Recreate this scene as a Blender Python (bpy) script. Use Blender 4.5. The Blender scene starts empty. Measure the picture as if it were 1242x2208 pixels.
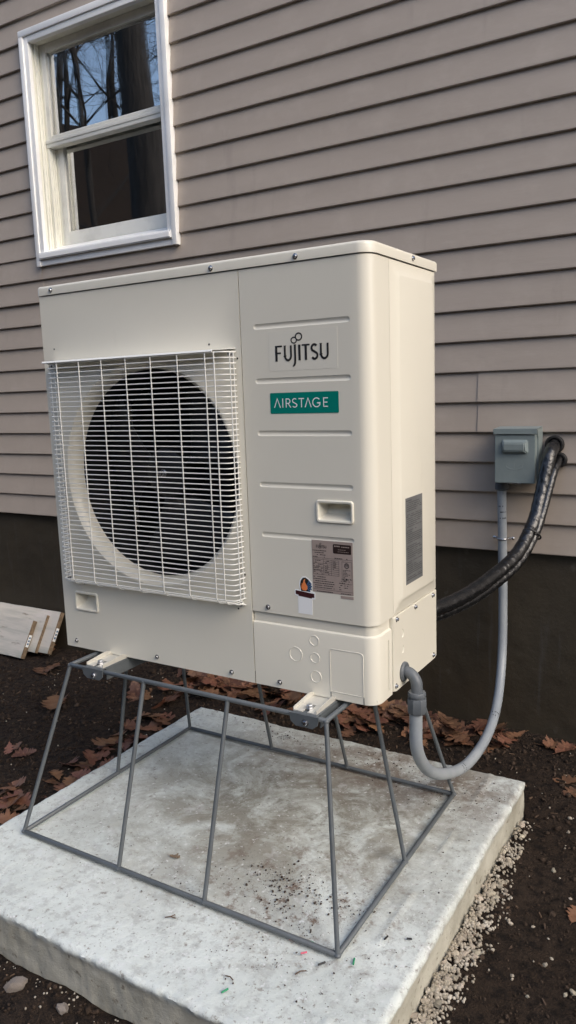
import bpy, bmesh, math, random
import numpy as np
from mathutils import Vector, Matrix, noise
random.seed(7); rng = np.random.default_rng(7)
R = math.radians
scn = bpy.context.scene
COL = scn.collection

# ------------------------------------------------------------------ camera
cam_d = bpy.data.cameras.new('camera'); cam = bpy.data.objects.new('camera', cam_d); COL.objects.link(cam)
cam_d.sensor_fit = 'VERTICAL'; cam_d.sensor_height = 36.0; cam_d.lens = 36.0*1642.1/2208
cam_d.clip_start = 0.02; cam_d.clip_end = 600
cr, cu, cf = Vector((0.85312572, 0.52056012, -0.03454939)), Vector((-0.05257969, 0.15167966, 0.98703022)), Vector((-0.51904901, 0.84024427, -0.15677271))
cam.matrix_world = Matrix(((cr.x, cu.x, -cf.x, 0.66186), (cr.y, cu.y, -cf.y, -1.20189), (cr.z, cu.z, -cf.z, 1.13060), (0, 0, 0, 1)))
scn.camera = cam

# ------------------------------------------------------------------ sky, sun, exposure
SUN_EL, SUN_AZ = R(38), R(18)              # azimuth: from +X, turned towards -Y (the camera's side)
wd = bpy.data.worlds.new('World'); scn.world = wd; wd.use_nodes = True
nt = wd.node_tree; bg = nt.nodes['Background']
sky = nt.nodes.new('ShaderNodeTexSky'); sky.sky_type = 'NISHITA'; sky.sun_disc = False
sky.sun_elevation = SUN_EL; sky.sun_rotation = R(90)+SUN_AZ
sky.air_density = 1.0; sky.dust_density = 2.6; sky.ozone_density = 0.8
nt.links.new(sky.outputs[0], bg.inputs[0]); bg.inputs[1].default_value = 0.15
sl = bpy.data.lights.new('sun', 'SUN'); sl.energy = 0.5; sl.angle = R(45); sl.color = (1.0, 0.95, 0.84)
sun = bpy.data.objects.new('sun', sl); COL.objects.link(sun)
sdir = Vector((math.cos(SUN_EL)*math.cos(SUN_AZ), -math.cos(SUN_EL)*math.sin(SUN_AZ), math.sin(SUN_EL)))
sun.rotation_euler = sdir.to_track_quat('Z', 'Y').to_euler(); sun.location = (4, -1, 5)
vs = scn.view_settings; vs.view_transform = 'Standard'; vs.look = 'None'; vs.gamma = 1.0; vs.exposure = 1.0
vs.use_curve_mapping = False

# ------------------------------------------------------------------ materials
def mat(name, col, rough=0.5, metal=0.0, spec=0.5, var=None, bump=None, coat=0.0, objrand=0.0):
    """var = list of (colour, noise scale, low, high[, detail, stretch]); bump = list of (scale, strength, distance[, stretch])"""
    m = bpy.data.materials.new(name); m.use_nodes = True
    n = m.node_tree.nodes; l = m.node_tree.links; b = n['Principled BSDF']
    b.inputs['Base Color'].default_value = (*col, 1); b.inputs['Roughness'].default_value = rough
    b.inputs['Metallic'].default_value = metal; b.inputs['Specular IOR Level'].default_value = spec
    b.inputs['Coat Weight'].default_value = coat; b.inputs['Coat Roughness'].default_value = 0.15
    tc = n.new('ShaderNodeTexCoord')
    def nz(scale, detail=6, stretch=None, rough_=0.6):
        t = n.new('ShaderNodeTexNoise'); t.inputs['Scale'].default_value = scale
        t.inputs['Detail'].default_value = detail; t.inputs['Roughness'].default_value = rough_
        src = tc.outputs['Object']
        if stretch:
            mp = n.new('ShaderNodeMapping'); mp.inputs['Scale'].default_value = stretch
            l.new(src, mp.inputs['Vector']); src = mp.outputs[0]
        l.new(src, t.inputs['Vector']); return t
    cur = None
    if objrand:
        oi = n.new('ShaderNodeObjectInfo'); hs = n.new('ShaderNodeHueSaturation')
        mr = n.new('ShaderNodeMapRange'); mr.inputs['To Min'].default_value = 1-objrand; mr.inputs['To Max'].default_value = 1+objrand
        l.new(oi.outputs['Random'], mr.inputs['Value']); l.new(mr.outputs[0], hs.inputs['Value'])
        mr2 = n.new('ShaderNodeMapRange'); mr2.inputs['To Min'].default_value = 0.485; mr2.inputs['To Max'].default_value = 0.515
        ml = n.new('ShaderNodeMath'); ml.operation = 'MULTIPLY'; ml.inputs[1].default_value = 7.31
        fr = n.new('ShaderNodeMath'); fr.operation = 'FRACT'
        l.new(oi.outputs['Random'], ml.inputs[0]); l.new(ml.outputs[0], fr.inputs[0]); l.new(fr.outputs[0], mr2.inputs['Value']); l.new(mr2.outputs[0], hs.inputs['Hue'])
        hs.inputs['Color'].default_value = (*col, 1); cur = hs.outputs[0]
    for v in (var or []):
        c2, sc, lo, hi = v[:4]; det = v[4] if len(v) > 4 else 6; st = v[5] if len(v) > 5 else None
        t = nz(sc, det, st); rp = n.new('ShaderNodeMapRange'); rp.inputs['From Min'].default_value = lo; rp.inputs['From Max'].default_value = hi
        l.new(t.outputs[0], rp.inputs['Value'])
        mx = n.new('ShaderNodeMix'); mx.data_type = 'RGBA'
        l.new(rp.outputs[0], mx.inputs['Factor'])
        if cur: l.new(cur, mx.inputs['A'])
        else: mx.inputs['A'].default_value = (*col, 1)
        mx.inputs['B'].default_value = (*c2, 1); cur = mx.outputs['Result']
    if cur: l.new(cur, b.inputs['Base Color'])
    last = None
    for v in (bump or []):
        sc, stg, dist = v[:3]; st = v[3] if len(v) > 3 else None
        t = nz(sc, 5, st); bp = n.new('ShaderNodeBump'); bp.inputs['Strength'].default_value = stg; bp.inputs['Distance'].default_value = dist
        l.new(t.outputs[0], bp.inputs['Height'])
        if last: l.new(last, bp.inputs['Normal'])
        last = bp.outputs[0]
    if last: l.new(last, b.inputs['Normal'])
    return m

M = {}
M['siding'] = mat('siding', (0.43, 0.368, 0.310), 0.48, var=[((0.39, 0.333, 0.278), 2.2, 0.35, 0.7, 6, (0.4, 1, 3)), ((0.46, 0.398, 0.337), 9, 0.5, 0.8), ((0.335, 0.286, 0.242), 5, 0.60, 0.85, 7, (2.2, 1, 0.35)), ((0.27, 0.23, 0.20), 70, 0.74, 0.80)], bump=[(60, 0.12, 0.002, (0.25, 1, 2.5)), (2.4, 0.35, 0.010, (1, 1, 2))])
M['foundation'] = mat('foundation', (0.046, 0.037, 0.024), 0.55, var=[((0.036, 0.029, 0.019), 3, 0.4, 0.7), ((0.085, 0.075, 0.06), 14, 0.66, 0.8), ((0.07, 0.066, 0.06), 5, 0.6, 0.8, 5, (5, 1, 0.35))], bump=[(5, 0.3, 0.015), (28, 0.3, 0.005), (140, 0.25, 0.002)])
M['trimwhite'] = mat('trimwhite', (0.93, 0.935, 0.92), 0.35, var=[((0.80, 0.80, 0.77), 6, 0.5, 0.8)], bump=[(8, 0.05, 0.003)])
M['vinyl'] = mat('vinyl', (0.84, 0.83, 0.735), 0.4, var=[((0.62, 0.60, 0.50), 7, 0.52, 0.8, 6, (1, 1, 0.3)), ((0.30, 0.27, 0.2), 30, 0.74, 0.84)], bump=[(30, 0.05, 0.002)])
M['sash'] = mat('sash', (0.80, 0.795, 0.73), 0.4, var=[((0.58, 0.57, 0.52), 6, 0.5, 0.8)])
M['gap'] = mat('gap', (0.02, 0.018, 0.016), 0.8)
M['room'] = mat('room', (0.10, 0.095, 0.09), 0.8, var=[((0.06, 0.055, 0.05), 1.3, 0.4, 0.6)])
M['unit'] = mat('unit', (0.745, 0.715, 0.610), 0.34, coat=0.25, var=[((0.722, 0.692, 0.590), 3, 0.35, 0.7), ((0.66, 0.625, 0.53), 9, 0.66, 0.85, 8, (2, 2, 0.5))], bump=[(420, 0.035, 0.0006), (5, 0.02, 0.004)])
M['wirewhite'] = mat('wirewhite', (0.80, 0.80, 0.76), 0.35, coat=0.2, bump=[(300, 0.05, 0.001)])
M['fan'] = mat('fan', (0.006, 0.0065, 0.0075), 0.5, var=[((0.009, 0.009, 0.010), 6, 0.4, 0.7)])
M['coil'] = mat('coil', (0.007, 0.0075, 0.0085), 0.6, var=[((0.004, 0.004, 0.0045), 900, 0.4, 0.6, 1, (1, 0.01, 0.01))])
M['zinc'] = mat('zinc', (0.62, 0.63, 0.64), 0.32, metal=0.9, var=[((0.42, 0.43, 0.45), 40, 0.4, 0.7)])
M['chrome'] = mat('chrome', (0.55, 0.56, 0.58), 0.25, metal=1.0)
M['foot'] = mat('foot', (0.66, 0.64, 0.57), 0.38, metal=0.25, var=[((0.55, 0.54, 0.5), 25, 0.45, 0.7)])
M['standgrey'] = mat('standgrey', (0.105, 0.118, 0.126), 0.42, var=[((0.085, 0.095, 0.10), 20, 0.4, 0.7), ((0.17, 0.18, 0.185), 90, 0.68, 0.78)], bump=[(180, 0.12, 0.001)])
M['green'] = mat('green', (0.0, 0.20, 0.155), 0.5, spec=0.15, var=[((0.0, 0.19, 0.148), 8, 0.4, 0.7)])
M['ink'] = mat('ink', (0.016, 0.015, 0.015), 0.5)
M['white'] = mat('white', (0.86, 0.87, 0.86), 0.45)
M['decal'] = mat('decal', (0.735, 0.708, 0.61), 0.22)
M['plate'] = mat('plate', (0.37, 0.30, 0.262), 0.4, var=[((0.34, 0.275, 0.24), 30, 0.4, 0.7)])
M['platedark'] = mat('platedark', (0.03, 0.018, 0.016), 0.35)
M['sidelabel'] = mat('sidelabel', (0.155, 0.16, 0.16), 0.4, var=[((0.12, 0.125, 0.127), 20, 0.4, 0.7)])
M['labelink'] = mat('labelink', (0.035, 0.036, 0.04), 0.45)
M['orange'] = mat('orange', (0.80, 0.21, 0.06), 0.4, var=[((0.86, 0.36, 0.14), 60, 0.4, 0.7)])
M['blue'] = mat('blue', (0.05, 0.12, 0.24), 0.4)
M['maroon'] = mat('maroon', (0.05, 0.012, 0.014), 0.4)
M['boxgrey'] = mat('boxgrey', (0.235, 0.28, 0.278), 0.4, var=[((0.20, 0.24, 0.24), 14, 0.4, 0.75), ((0.27, 0.30, 0.30), 90, 0.7, 0.8)], bump=[(220, 0.06, 0.001), (12, 0.06, 0.004)])
M['pvc'] = mat('pvc', (0.27, 0.30, 0.33), 0.42, var=[((0.34, 0.37, 0.39), 9, 0.4, 0.65), ((0.19, 0.21, 0.23), 40, 0.66, 0.78)], bump=[(90, 0.08, 0.001)])
M['fitting'] = mat('fitting', (0.105, 0.118, 0.13), 0.45, var=[((0.14, 0.15, 0.16), 30, 0.5, 0.75)], bump=[(160, 0.08, 0.001)])
M['tape'] = mat('tape', (0.006, 0.0063, 0.007), 0.15, spec=0.7, var=[((0.02, 0.02, 0.021), 40, 0.5, 0.7)], bump=[(38, 0.7, 0.006, (1, 1, 1)), (110, 0.5, 0.0022)])
M['rubber'] = mat('rubber', (0.012, 0.012, 0.012), 0.55)
M['soil'] = mat('soil', (0.042, 0.028, 0.019), 0.92, spec=0.2, var=[((0.052, 0.036, 0.026), 5, 0.4, 0.7), ((0.014, 0.010, 0.008), 45, 0.45, 0.65), ((0.10, 0.075, 0.055), 110, 0.68, 0.76)], bump=[(60, 0.8, 0.02), (240, 0.8, 0.006)])
M['crumb'] = mat('crumb', (0.037, 0.025, 0.0175), 0.92, spec=0.2, var=[((0.085, 0.06, 0.044), 25, 0.45, 0.7)], bump=[(250, 0.8, 0.005)])
M['chip'] = mat('chip', (0.12, 0.075, 0.045), 0.85, var=[((0.06, 0.038, 0.026), 14, 0.4, 0.6), ((0.22, 0.16, 0.11), 40, 0.6, 0.75)])
M['gravel'] = mat('gravel', (0.30, 0.26, 0.20), 0.75, var=[((0.46, 0.42, 0.35), 22, 0.45, 0.65), ((0.22, 0.18, 0.14), 35, 0.6, 0.75)], bump=[(200, 0.3, 0.003)])
M['pebble'] = mat('pebble', (0.36, 0.315, 0.245), 0.72, objrand=0.35, var=[((0.25, 0.21, 0.17), 60, 0.6, 0.8)], bump=[(150, 0.3, 0.003)])
M['rock'] = mat('rock', (0.20, 0.17, 0.145), 0.85, var=[((0.32, 0.28, 0.24), 30, 0.45, 0.65)], bump=[(60, 0.5, 0.008)])
M['leaf'] = mat('leaf', (0.155, 0.072, 0.041), 0.6, objrand=0.5, var=[((0.10, 0.043, 0.024), 3, 0.5, 0.75), ((0.26, 0.14, 0.075), 7, 0.56, 0.75)], bump=[(120, 0.3, 0.002)])
M['bark'] = mat('bark', (0.030, 0.026, 0.024), 0.9, var=[((0.015, 0.013, 0.012), 6, 0.4, 0.6, 6, (3, 3, 0.6))], bump=[(10, 0.8, 0.05, (3, 3, 0.5))])
M['plankface'] = mat('plankface', (0.62, 0.57, 0.49), 0.7, var=[((0.42, 0.41, 0.35), 5, 0.42, 0.62, 6, (0.35, 3, 3)), ((0.24, 0.20, 0.15), 16, 0.62, 0.72, 6, (0.5, 2, 2)), ((0.66, 0.60, 0.53), 11, 0.58, 0.7, 6, (0.5, 2, 2))], bump=[(30, 0.3, 0.004, (0.2, 2, 2))])
M['plankend'] = mat('plankend', (0.25, 0.18, 0.115), 0.8, var=[((0.15, 0.105, 0.065), 60, 0.4, 0.6)], bump=[(120, 0.4, 0.003)])
M['roof'] = mat('roof', (0.06, 0.058, 0.055), 0.9, bump=[(40, 0.6, 0.01)])

def glass_mat():
    m = bpy.data.materials.new('glass'); m.use_nodes = True; b = m.node_tree.nodes['Principled BSDF']
    b.inputs['Base Color'].default_value = (0.92, 0.96, 0.95, 1); b.inputs['Roughness'].default_value = 0.0
    b.inputs['Transmission Weight'].default_value = 1.0; b.inputs['IOR'].default_value = 3.6
    n = m.node_tree.nodes; l = m.node_tree.links
    t = n.new('ShaderNodeTexNoise'); t.inputs['Scale'].default_value = 2.2; t.inputs['Detail'].default_value = 1
    tc = n.new('ShaderNodeTexCoord'); l.new(tc.outputs['Object'], t.inputs['Vector'])
    bp = n.new('ShaderNodeBump'); bp.inputs['Strength'].default_value = 0.05; bp.inputs['Distance'].default_value = 0.01
    l.new(t.outputs[0], bp.inputs['Height']); l.new(bp.outputs[0], b.inputs['Normal'])
    return m
M['glass'] = glass_mat()

def concrete_mat():
    m = mat('concrete', (0.56, 0.57, 0.565), 0.85, spec=0.25, bump=[(9, 0.15, 0.008), (60, 0.35, 0.004), (260, 0.55, 0.002)])
    n = m.node_tree.nodes; l = m.node_tree.links; b = n['Principled BSDF']
    tc = n.new('ShaderNodeTexCoord')
    def noise_(s, d=7, r=0.62, dist=0.0):
        t = n.new('ShaderNodeTexNoise'); t.inputs['Scale'].default_value = s; t.inputs['Detail'].default_value = d; t.inputs['Roughness'].default_value = r
        t.inputs['Distortion'].default_value = dist
        l.new(tc.outputs['Object'], t.inputs['Vector']); return t.outputs[0]
    def rng_(v, a, c, lo=0.0, hi=1.0):
        r_ = n.new('ShaderNodeMapRange'); r_.inputs['From Min'].default_value = a; r_.inputs['From Max'].default_value = c
        r_.inputs['To Min'].default_value = lo; r_.inputs['To Max'].default_value = hi
        l.new(v, r_.inputs['Value']); return r_.outputs[0]
    def mul(a, c):
        x = n.new('ShaderNodeMath'); x.operation = 'MULTIPLY'; l.new(a, x.inputs[0])
        if isinstance(c, float): x.inputs[1].default_value = c
        else: l.new(c, x.inputs[1])
        return x.outputs[0]
    def blob(cx, cy, rx, ry):
        mp = n.new('ShaderNodeMapping'); mp.inputs['Location'].default_value = (-cx/rx, -cy/ry, 0); mp.inputs['Scale'].default_value = (1/rx, 1/ry, 0)
        l.new(tc.outputs['Object'], mp.inputs['Vector'])
        ln = n.new('ShaderNodeVectorMath'); ln.operation = 'LENGTH'; l.new(mp.outputs[0], ln.inputs[0])
        return rng_(ln.outputs['Value'], 1.15, 0.35)
    def mix(f, a, c):
        x = n.new('ShaderNodeMix'); x.data_type = 'RGBA'; l.new(f, x.inputs['Factor'])
        if isinstance(a, tuple): x.inputs['A'].default_value = (*a, 1)
        else: l.new(a, x.inputs['A'])
        x.inputs['B'].default_value = (*c, 1); return x.outputs['Result']
    c = mix(rng_(noise_(3.0, 9, 0.68), 0.42, 0.60), (0.66, 0.70, 0.66), (0.56, 0.595, 0.555))
    c = mix(rng_(noise_(26, 9, 0.75), 0.50, 0.60, 0, 0.5), c, (0.36, 0.365, 0.345))
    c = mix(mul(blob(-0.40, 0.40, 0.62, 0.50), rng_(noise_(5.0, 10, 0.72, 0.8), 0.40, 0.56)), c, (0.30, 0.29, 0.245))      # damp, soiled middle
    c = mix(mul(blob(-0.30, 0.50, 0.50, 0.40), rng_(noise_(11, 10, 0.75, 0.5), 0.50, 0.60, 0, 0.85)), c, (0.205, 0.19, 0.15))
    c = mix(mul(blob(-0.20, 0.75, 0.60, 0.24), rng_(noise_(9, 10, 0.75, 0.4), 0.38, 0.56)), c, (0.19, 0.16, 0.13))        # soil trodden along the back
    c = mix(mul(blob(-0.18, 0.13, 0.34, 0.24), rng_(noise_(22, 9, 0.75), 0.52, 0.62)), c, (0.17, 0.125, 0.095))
    c = mix(rng_(noise_(48, 6, 0.7), 0.60, 0.66, 0, 0.75), c, (0.24, 0.215, 0.185))
    c = mix(rng_(noise_(130, 4, 0.7), 0.62, 0.67, 0, 0.75), c, (0.17, 0.145, 0.12))
    c = mix(rng_(noise_(70, 6, 0.7), 0.60, 0.66, 0, 0.8), c, (0.72, 0.73, 0.72))
    c = mix(rng_(noise_(14, 8, 0.7), 0.57, 0.68, 0, 0.35), c, (0.70, 0.71, 0.71))
    # weathered sides below the edge: cream, pitted
    sx = n.new('ShaderNodeSeparateXYZ'); l.new(tc.outputs['Object'], sx.inputs[0])
    side = rng_(sx.outputs['Z'], -0.012, -0.028)
    sc_ = mix(rng_(noise_(7), 0.4, 0.65), (0.50, 0.485, 0.41), (0.34, 0.325, 0.265))
    sc_ = mix(rng_(noise_(42, 4), 0.60, 0.68, 0, 0.8), sc_, (0.15, 0.13, 0.10))
    fx = n.new('ShaderNodeMix'); fx.data_type = 'RGBA'; l.new(side, fx.inputs['Factor']); l.new(c, fx.inputs['A']); l.new(sc_, fx.inputs['B'])
    l.new(fx.outputs['Result'], b.inputs['Base Color'])
    return m
M['concrete'] = concrete_mat()

# ------------------------------------------------------------------ helpers
def tag(o, label=None, cat=None, group=None, kind=None):
    if label: o['label'] = label
    if cat: o['category'] = cat
    if group: o['group'] = group
    if kind: o['kind'] = kind
    return o
def empty(name, loc=(0, 0, 0), rz=0.0):
    o = bpy.data.objects.new(name, None); COL.objects.link(o); o.location = loc; o.rotation_euler = (0, 0, rz); o.empty_display_size = 0.1
    return o
def link(name, me, parent=None, loc=None, rot=None, m=None):
    o = bpy.data.objects.new(name, me); COL.objects.link(o)
    if parent: o.parent = parent
    if loc: o.location = loc
    if rot: o.rotation_euler = rot
    if m and not me.materials: me.materials.append(M[m])
    return o
def finish(bm, name, m, smooth=None, recalc=True):
    if recalc: bmesh.ops.recalc_face_normals(bm, faces=bm.faces)
    me = bpy.data.meshes.new(name); bm.to_mesh(me); bm.free()
    for k in (m if isinstance(m, (list, tuple)) else [m]): me.materials.append(M[k])
    if smooth is not None:
        me.polygons.foreach_set('use_smooth', [True]*len(me.polygons)); me.set_sharp_from_angle(angle=R(smooth))
    return me
def box(bm, x0, x1, y0, y1, z0, z1, bev=0.0, seg=2, mi=0):
    t = bmesh.new()
    v = [t.verts.new((x, y, z)) for x in (x0, x1) for y in (y0, y1) for z in (z0, z1)]
    for f in ((0, 1, 3, 2), (4, 6, 7, 5), (0, 4, 5, 1), (2, 3, 7, 6), (0, 2, 6, 4), (1, 5, 7, 3)): t.faces.new([v[i] for i in f])
    bmesh.ops.recalc_face_normals(t, faces=t.faces)
    if bev: bmesh.ops.bevel(t, geom=t.edges[:], offset=bev, segments=seg, affect='EDGES', profile=0.6)
    merge(bm, t, mi)
def merge(bm, t, mi=0):
    mp = {v: bm.verts.new(v.co) for v in t.verts}
    for f in t.faces:
        try: g = bm.faces.new([mp[v] for v in f.verts]); g.material_index = mi
        except ValueError: pass
    t.free()
def boxobj(name, m, parent, x0, x1, y0, y1, z0, z1, bev=0.0, seg=2):
    bm = bmesh.new(); box(bm, x0, x1, y0, y1, z0, z1, bev, seg); return link(name, finish(bm, name, m, 40), parent)
def smooth_path(pts, n=8):
    P = [Vector(p) for p in pts]; out = []
    for i in range(len(P)-1):
        a, b, c, d_ = P[max(i-1, 0)], P[i], P[i+1], P[min(i+2, len(P)-1)]
        for k in range(n):
            t = k/n; out.append(0.5*((2*b)+(c-a)*t+(2*a-5*b+4*c-d_)*t*t+(3*b-a-3*c+d_)*t**3))
    out.append(P[-1]); return out
def tube(bm, pts, rad, seg=10, cap=True, wob=None):
    P = [Vector(p) for p in pts]; n = len(P); rings = []
    rr = rad if callable(rad) else (lambda i: rad)
    up = None
    for i in range(n):
        t = (P[min(i+1, n-1)]-P[max(i-1, 0)]).normalized()
        if up is None:
            up = t.orthogonal().normalized()
        else:
            up = (up - t*up.dot(t)); up = up.normalized() if up.length > 1e-6 else t.orthogonal().normalized()
        s = t.cross(up)
        ring = []
        for k in range(seg):
            a = 2*math.pi*k/seg; r_ = rr(i)*(wob(i, k) if wob else 1.0)
            ring.append(bm.verts.new(P[i]+(up*math.cos(a)+s*math.sin(a))*r_))
        rings.append(ring)
    for i in range(n-1):
        for k in range(seg): bm.faces.new((rings[i][k], rings[i][(k+1) % seg], rings[i+1][(k+1) % seg], rings[i+1][k]))
    if cap: bm.faces.new(rings[0][::-1]); bm.faces.new(rings[-1])
def tubeobj(name, m, parent, pts, rad, seg=10, wob=None):
    bm = bmesh.new(); tube(bm, pts, rad, seg, True, wob); return link(name, finish(bm, name, m, 50), parent)
def lathe(bm, prof, seg=24, axis='Z', origin=(0, 0, 0)):
    """prof = [(radius, height)] ; axis Z up, X or -Y"""
    rings = []; O = Vector(origin)
    def pt(r_, h, a):
        c, s = r_*math.cos(a), r_*math.sin(a)
        return O+(Vector((c, s, h)) if axis == 'Z' else Vector((h, c, s)) if axis == 'X' else Vector((c, -h, s)))
    for r_, h in prof:
        rings.append([bm.verts.new(pt(0, h, 0))] if r_ == 0 else [bm.verts.new(pt(r_, h, 2*math.pi*k/seg)) for k in range(seg)])
    for a, b in zip(rings, rings[1:]):
        for k in range(seg):
            k2 = (k+1) % seg
            if len(a) == 1 and len(b) > 1: bm.faces.new((a[0], b[k], b[k2]))
            elif len(b) == 1 and len(a) > 1: bm.faces.new((a[k], a[k2], b[0]))
            elif len(a) > 1: bm.faces.new((a[k], a[k2], b[k2], b[k]))
def fbm(p, o=4): return noise.fractal(Vector(p), 1.0, 2.1, o)

# ================================================================== GROUND
PX0, PX1, PY0, PY1 = -1.0296, 0.1455, -0.2352, 0.876
def ground_h(x, y):
    z = -0.108 - 0.018*max(0.0, min(2.6, -x-0.3))
    z += 0.010*fbm((x*1.7, y*1.7, 3.1), 2)
    if abs(x) < 4 and -2.5 < y < 1.6:
        z += 0.008*fbm((x*9, y*9, 0.7), 3) + 0.0045*fbm((x*38, y*38, 5.2), 2)
    if y > 0.95: z += 0.02*min(1, (y-0.95)/0.35)                                    # soil banked against the foundation
    d_ = max(PX0-x, x-PX1, PY0-y, y-PY1)
    if d_ < 0: z = -0.16
    if x > PX1 and d_ < 0.13 and y < 0.8: z += 0.012*(1-d_/0.13)
    D_ = math.hypot(x+1, y-1)
    if y < -5 and D_ > 12:
        t = min(1.0, (D_-12)/22.0)*min(1.0, (-y-5)/7.0); z += 13.6*t*t*(3-2*t) + 0.5*fbm((x*.12, y*.12, 1), 3)*t
    return z
def axis_steps(fine0, fine1, step, lim):
    a = list(np.arange(fine0, fine1+1e-6, step)); s = step; v = fine1
    while v < lim: s *= 1.35; v += s; a.append(v)
    s = step; v = fine0
    while v > -lim: s *= 1.35; v -= s; a.insert(0, v)
    return a
gx = axis_steps(-3.0, 0.9, 0.016, 220); gy = axis_steps(-0.7, 1.42, 0.016, 220)
gv = [(x, y, ground_h(x, y)) for y in gy for x in gx]; nx = len(gx)
gf = [(j*nx+i, j*nx+i+1, (j+1)*nx+i+1, (j+1)*nx+i) for j in range(len(gy)-1) for i in range(nx-1)]
me = bpy.data.meshes.new('ground'); me.from_pydata(gv, [], gf); me.materials.append(M['soil']); me.polygons.foreach_set('use_smooth', [True]*len(me.polygons))
tag(link('ground', me), kind='structure', label='dark brown bare soil round the concrete pad')

# ================================================================== HOUSE
YW, WR = 1.3549, 0.0077
house = tag(empty('house', (0, YW, -0.1), WR), 'house wall with taupe lap siding over a dark brown foundation', 'house')
HZ = -0.1                                       # parts below are given at world heights
def hz(z): return z-HZ
E0, Z0 = 0.1016, 0.563
WS0, WS1, WZ0, WZ1 = -2.211, -1.386, 1.738, 2.735   # window casing outline
WI = (WS0+0.012, WS1-0.012, WZ0+0.012, WZ1-0.012)      # hole in the siding
def siding(s0, s1, k, lift=0.0):
    bm = bmesh.new()
    def prof(zb, za, zc):     # one course, clipped to za..zc
        p = [(0.0125, 0.0), (0.0015, 0.0), (0.0, 0.0022), (0.0002, 0.006), (0.0118, E0)]
        out = []
        for y, z in p:
            out.append((y, zb+z))
        if za <= zb and zc >= zb+E0: return out
        f = lambda z: 0.0118*(z-zb)/E0
        lo, hi = max(za, zb), min(zc, zb+E0)
        o2 = [(y, z) for y, z in out if lo <= z <= hi]
        if lo > zb: o2.insert(0, (f(lo), lo))
        if hi < zb+E0: o2.append((f(hi), hi))
        return o2
    def strip(pr, a, b):
        va = [bm.verts.new((a, y-lift, hz(z))) for y, z in pr]; vb = [bm.verts.new((b, y-lift, hz(z))) for y, z in pr]
        for i in range(len(pr)-1): bm.faces.new((va[i], vb[i], vb[i+1], va[i+1]))
    for c in (k, k+1):
        zb = Z0+c*E0
        if zb+E0 < WI[2] or zb > WI[3] or s1 <= WI[0]+1e-6 or s0 >= WI[1]-1e-6: strip(prof(zb, -9, 99), s0, s1); continue
        if s0 < WI[0]: strip(prof(zb, -9, 99), s0, WI[0])
        if s1 > WI[1]: strip(prof(zb, -9, 99), WI[1], s1)
        if zb < WI[2]: strip(prof(zb, -9, WI[2]), max(s0, WI[0]), min(s1, WI[1]))
        if zb+E0 > WI[3]: strip(prof(zb, WI[3], 99), max(s0, WI[0]), min(s1, WI[1]))
    o = link('siding_panel', finish(bm, 'siding_panel', 'siding', None, recalc=False), house)
    sd = o.modifiers.new('thickness', 'SOLIDIFY'); sd.thickness = 0.0012; sd.offset = -1
    return o
for k in range(0, 32, 2):
    base = {4: -0.148, 10: -2.224}.get(k, 0.62+0.37*((k*7) % 5)/5)
    cuts = sorted(c for c in (base-7.32, base-3.66, base, base+3.66) if -5 < c < 4.2)
    cuts = [-5.0]+cuts+[4.2]
    for i, (a, b) in enumerate(zip(cuts, cuts[1:])):
        zb, zt = Z0+k*E0, Z0+(k+2)*E0
        ov = 0.022 if i < len(cuts)-2 else 0.0
        segs = [(a, b+ov)]
        if zb > WI[2] and zt < WI[3]:
            segs = []
            if a < WI[0]: segs.append((a, min(b+ov, WI[0])))
            if b > WI[1]: segs.append((max(a, WI[1]), b+ov))
        for q0, q1 in segs: siding(q0, q1, k, lift=0.0030*((i+1) % 2))
# walls behind the siding (with the window opening), foundation, other walls, roof
bm = bmesh.new()
for a in ((-5, WI[0], 0.575, 4.0), (WI[1], 4.2, 0.575, 4.0), (WI[0], WI[1], 0.575, WI[2]), (WI[0], WI[1], WI[3], 4.0)):
    box(bm, a[0], a[1], 0.022, 0.15, hz(a[2]), hz(a[3]))
link('wall', finish(bm, 'wall', 'gap'), house)
bm = bmesh.new()
fx = np.arange(-3.0, 0.95, 0.02); fz = np.arange(-0.35, 0.575, 0.02)
vv = [[bm.verts.new((x, 0.026+0.006*fbm((x*2, z*2, 9), 3)+0.0022*fbm((x*16, z*16, 4), 3)-0.004*max(0, noise.noise(Vector((x*24, z*24, 8)))-0.45), hz(z))) for x in fx] for z in fz]
for j in range(len(fz)-1):
    for i in range(len(fx)-1): bm.faces.new((vv[j][i], vv[j][i+1], vv[j+1][i+1], vv[j+1][i]))
box(bm, -5, -2.985, 0.03, 0.2, hz(-0.35), hz(0.56)); box(bm, 0.915, 4.2, 0.03, 0.2, hz(-0.35), hz(0.56))
box(bm, -2.985, 0.915, 0.06, 0.2, hz(-0.35), hz(0.56))
link('foundation_wall', finish(bm, 'foundation_wall', 'foundation', 40, recalc=False), house)
bm = bmesh.new(); box(bm, -5, -4.88, 0.151, 6, hz(-0.3), hz(4.0)); box(bm, 4.08, 4.2, 0.151, 6, hz(-0.3), hz(4.0)); box(bm, -4.88, 4.08, 5.88, 6, hz(-0.3), hz(4.0))
link('outer_wall', finish(bm, 'outer_wall', 'siding'), house)
bm = bmesh.new(); box(bm, -4.87, 4.07, 0.152, 5.87, hz(0.55), hz(0.62)); box(bm, -4.87, 4.07, 3.0, 3.1, hz(0.621), hz(3.9)); box(bm, -3.1, -3.0, 0.152, 2.99, hz(0.621), hz(3.9))
link('interior', finish(bm, 'interior', 'room'), house)
bm = bmesh.new()
pr = [(-0.06, 4.0), (-0.06, 4.12), (3.0, 5.6), (6.3, 4.1), (6.3, 4.0)]
va = [bm.verts.new((-5.2, y, hz(z))) for y, z in pr]; vb = [bm.verts.new((4.4, y, hz(z))) for y, z in pr]
bm.faces.new(va); bm.faces.new(vb[::-1])
for i in range(5): bm.faces.new((va[i], vb[i], vb[(i+1) % 5], va[(i+1) % 5]))
link('roof', finish(bm, 'roof', 'roof'), house)

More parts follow.
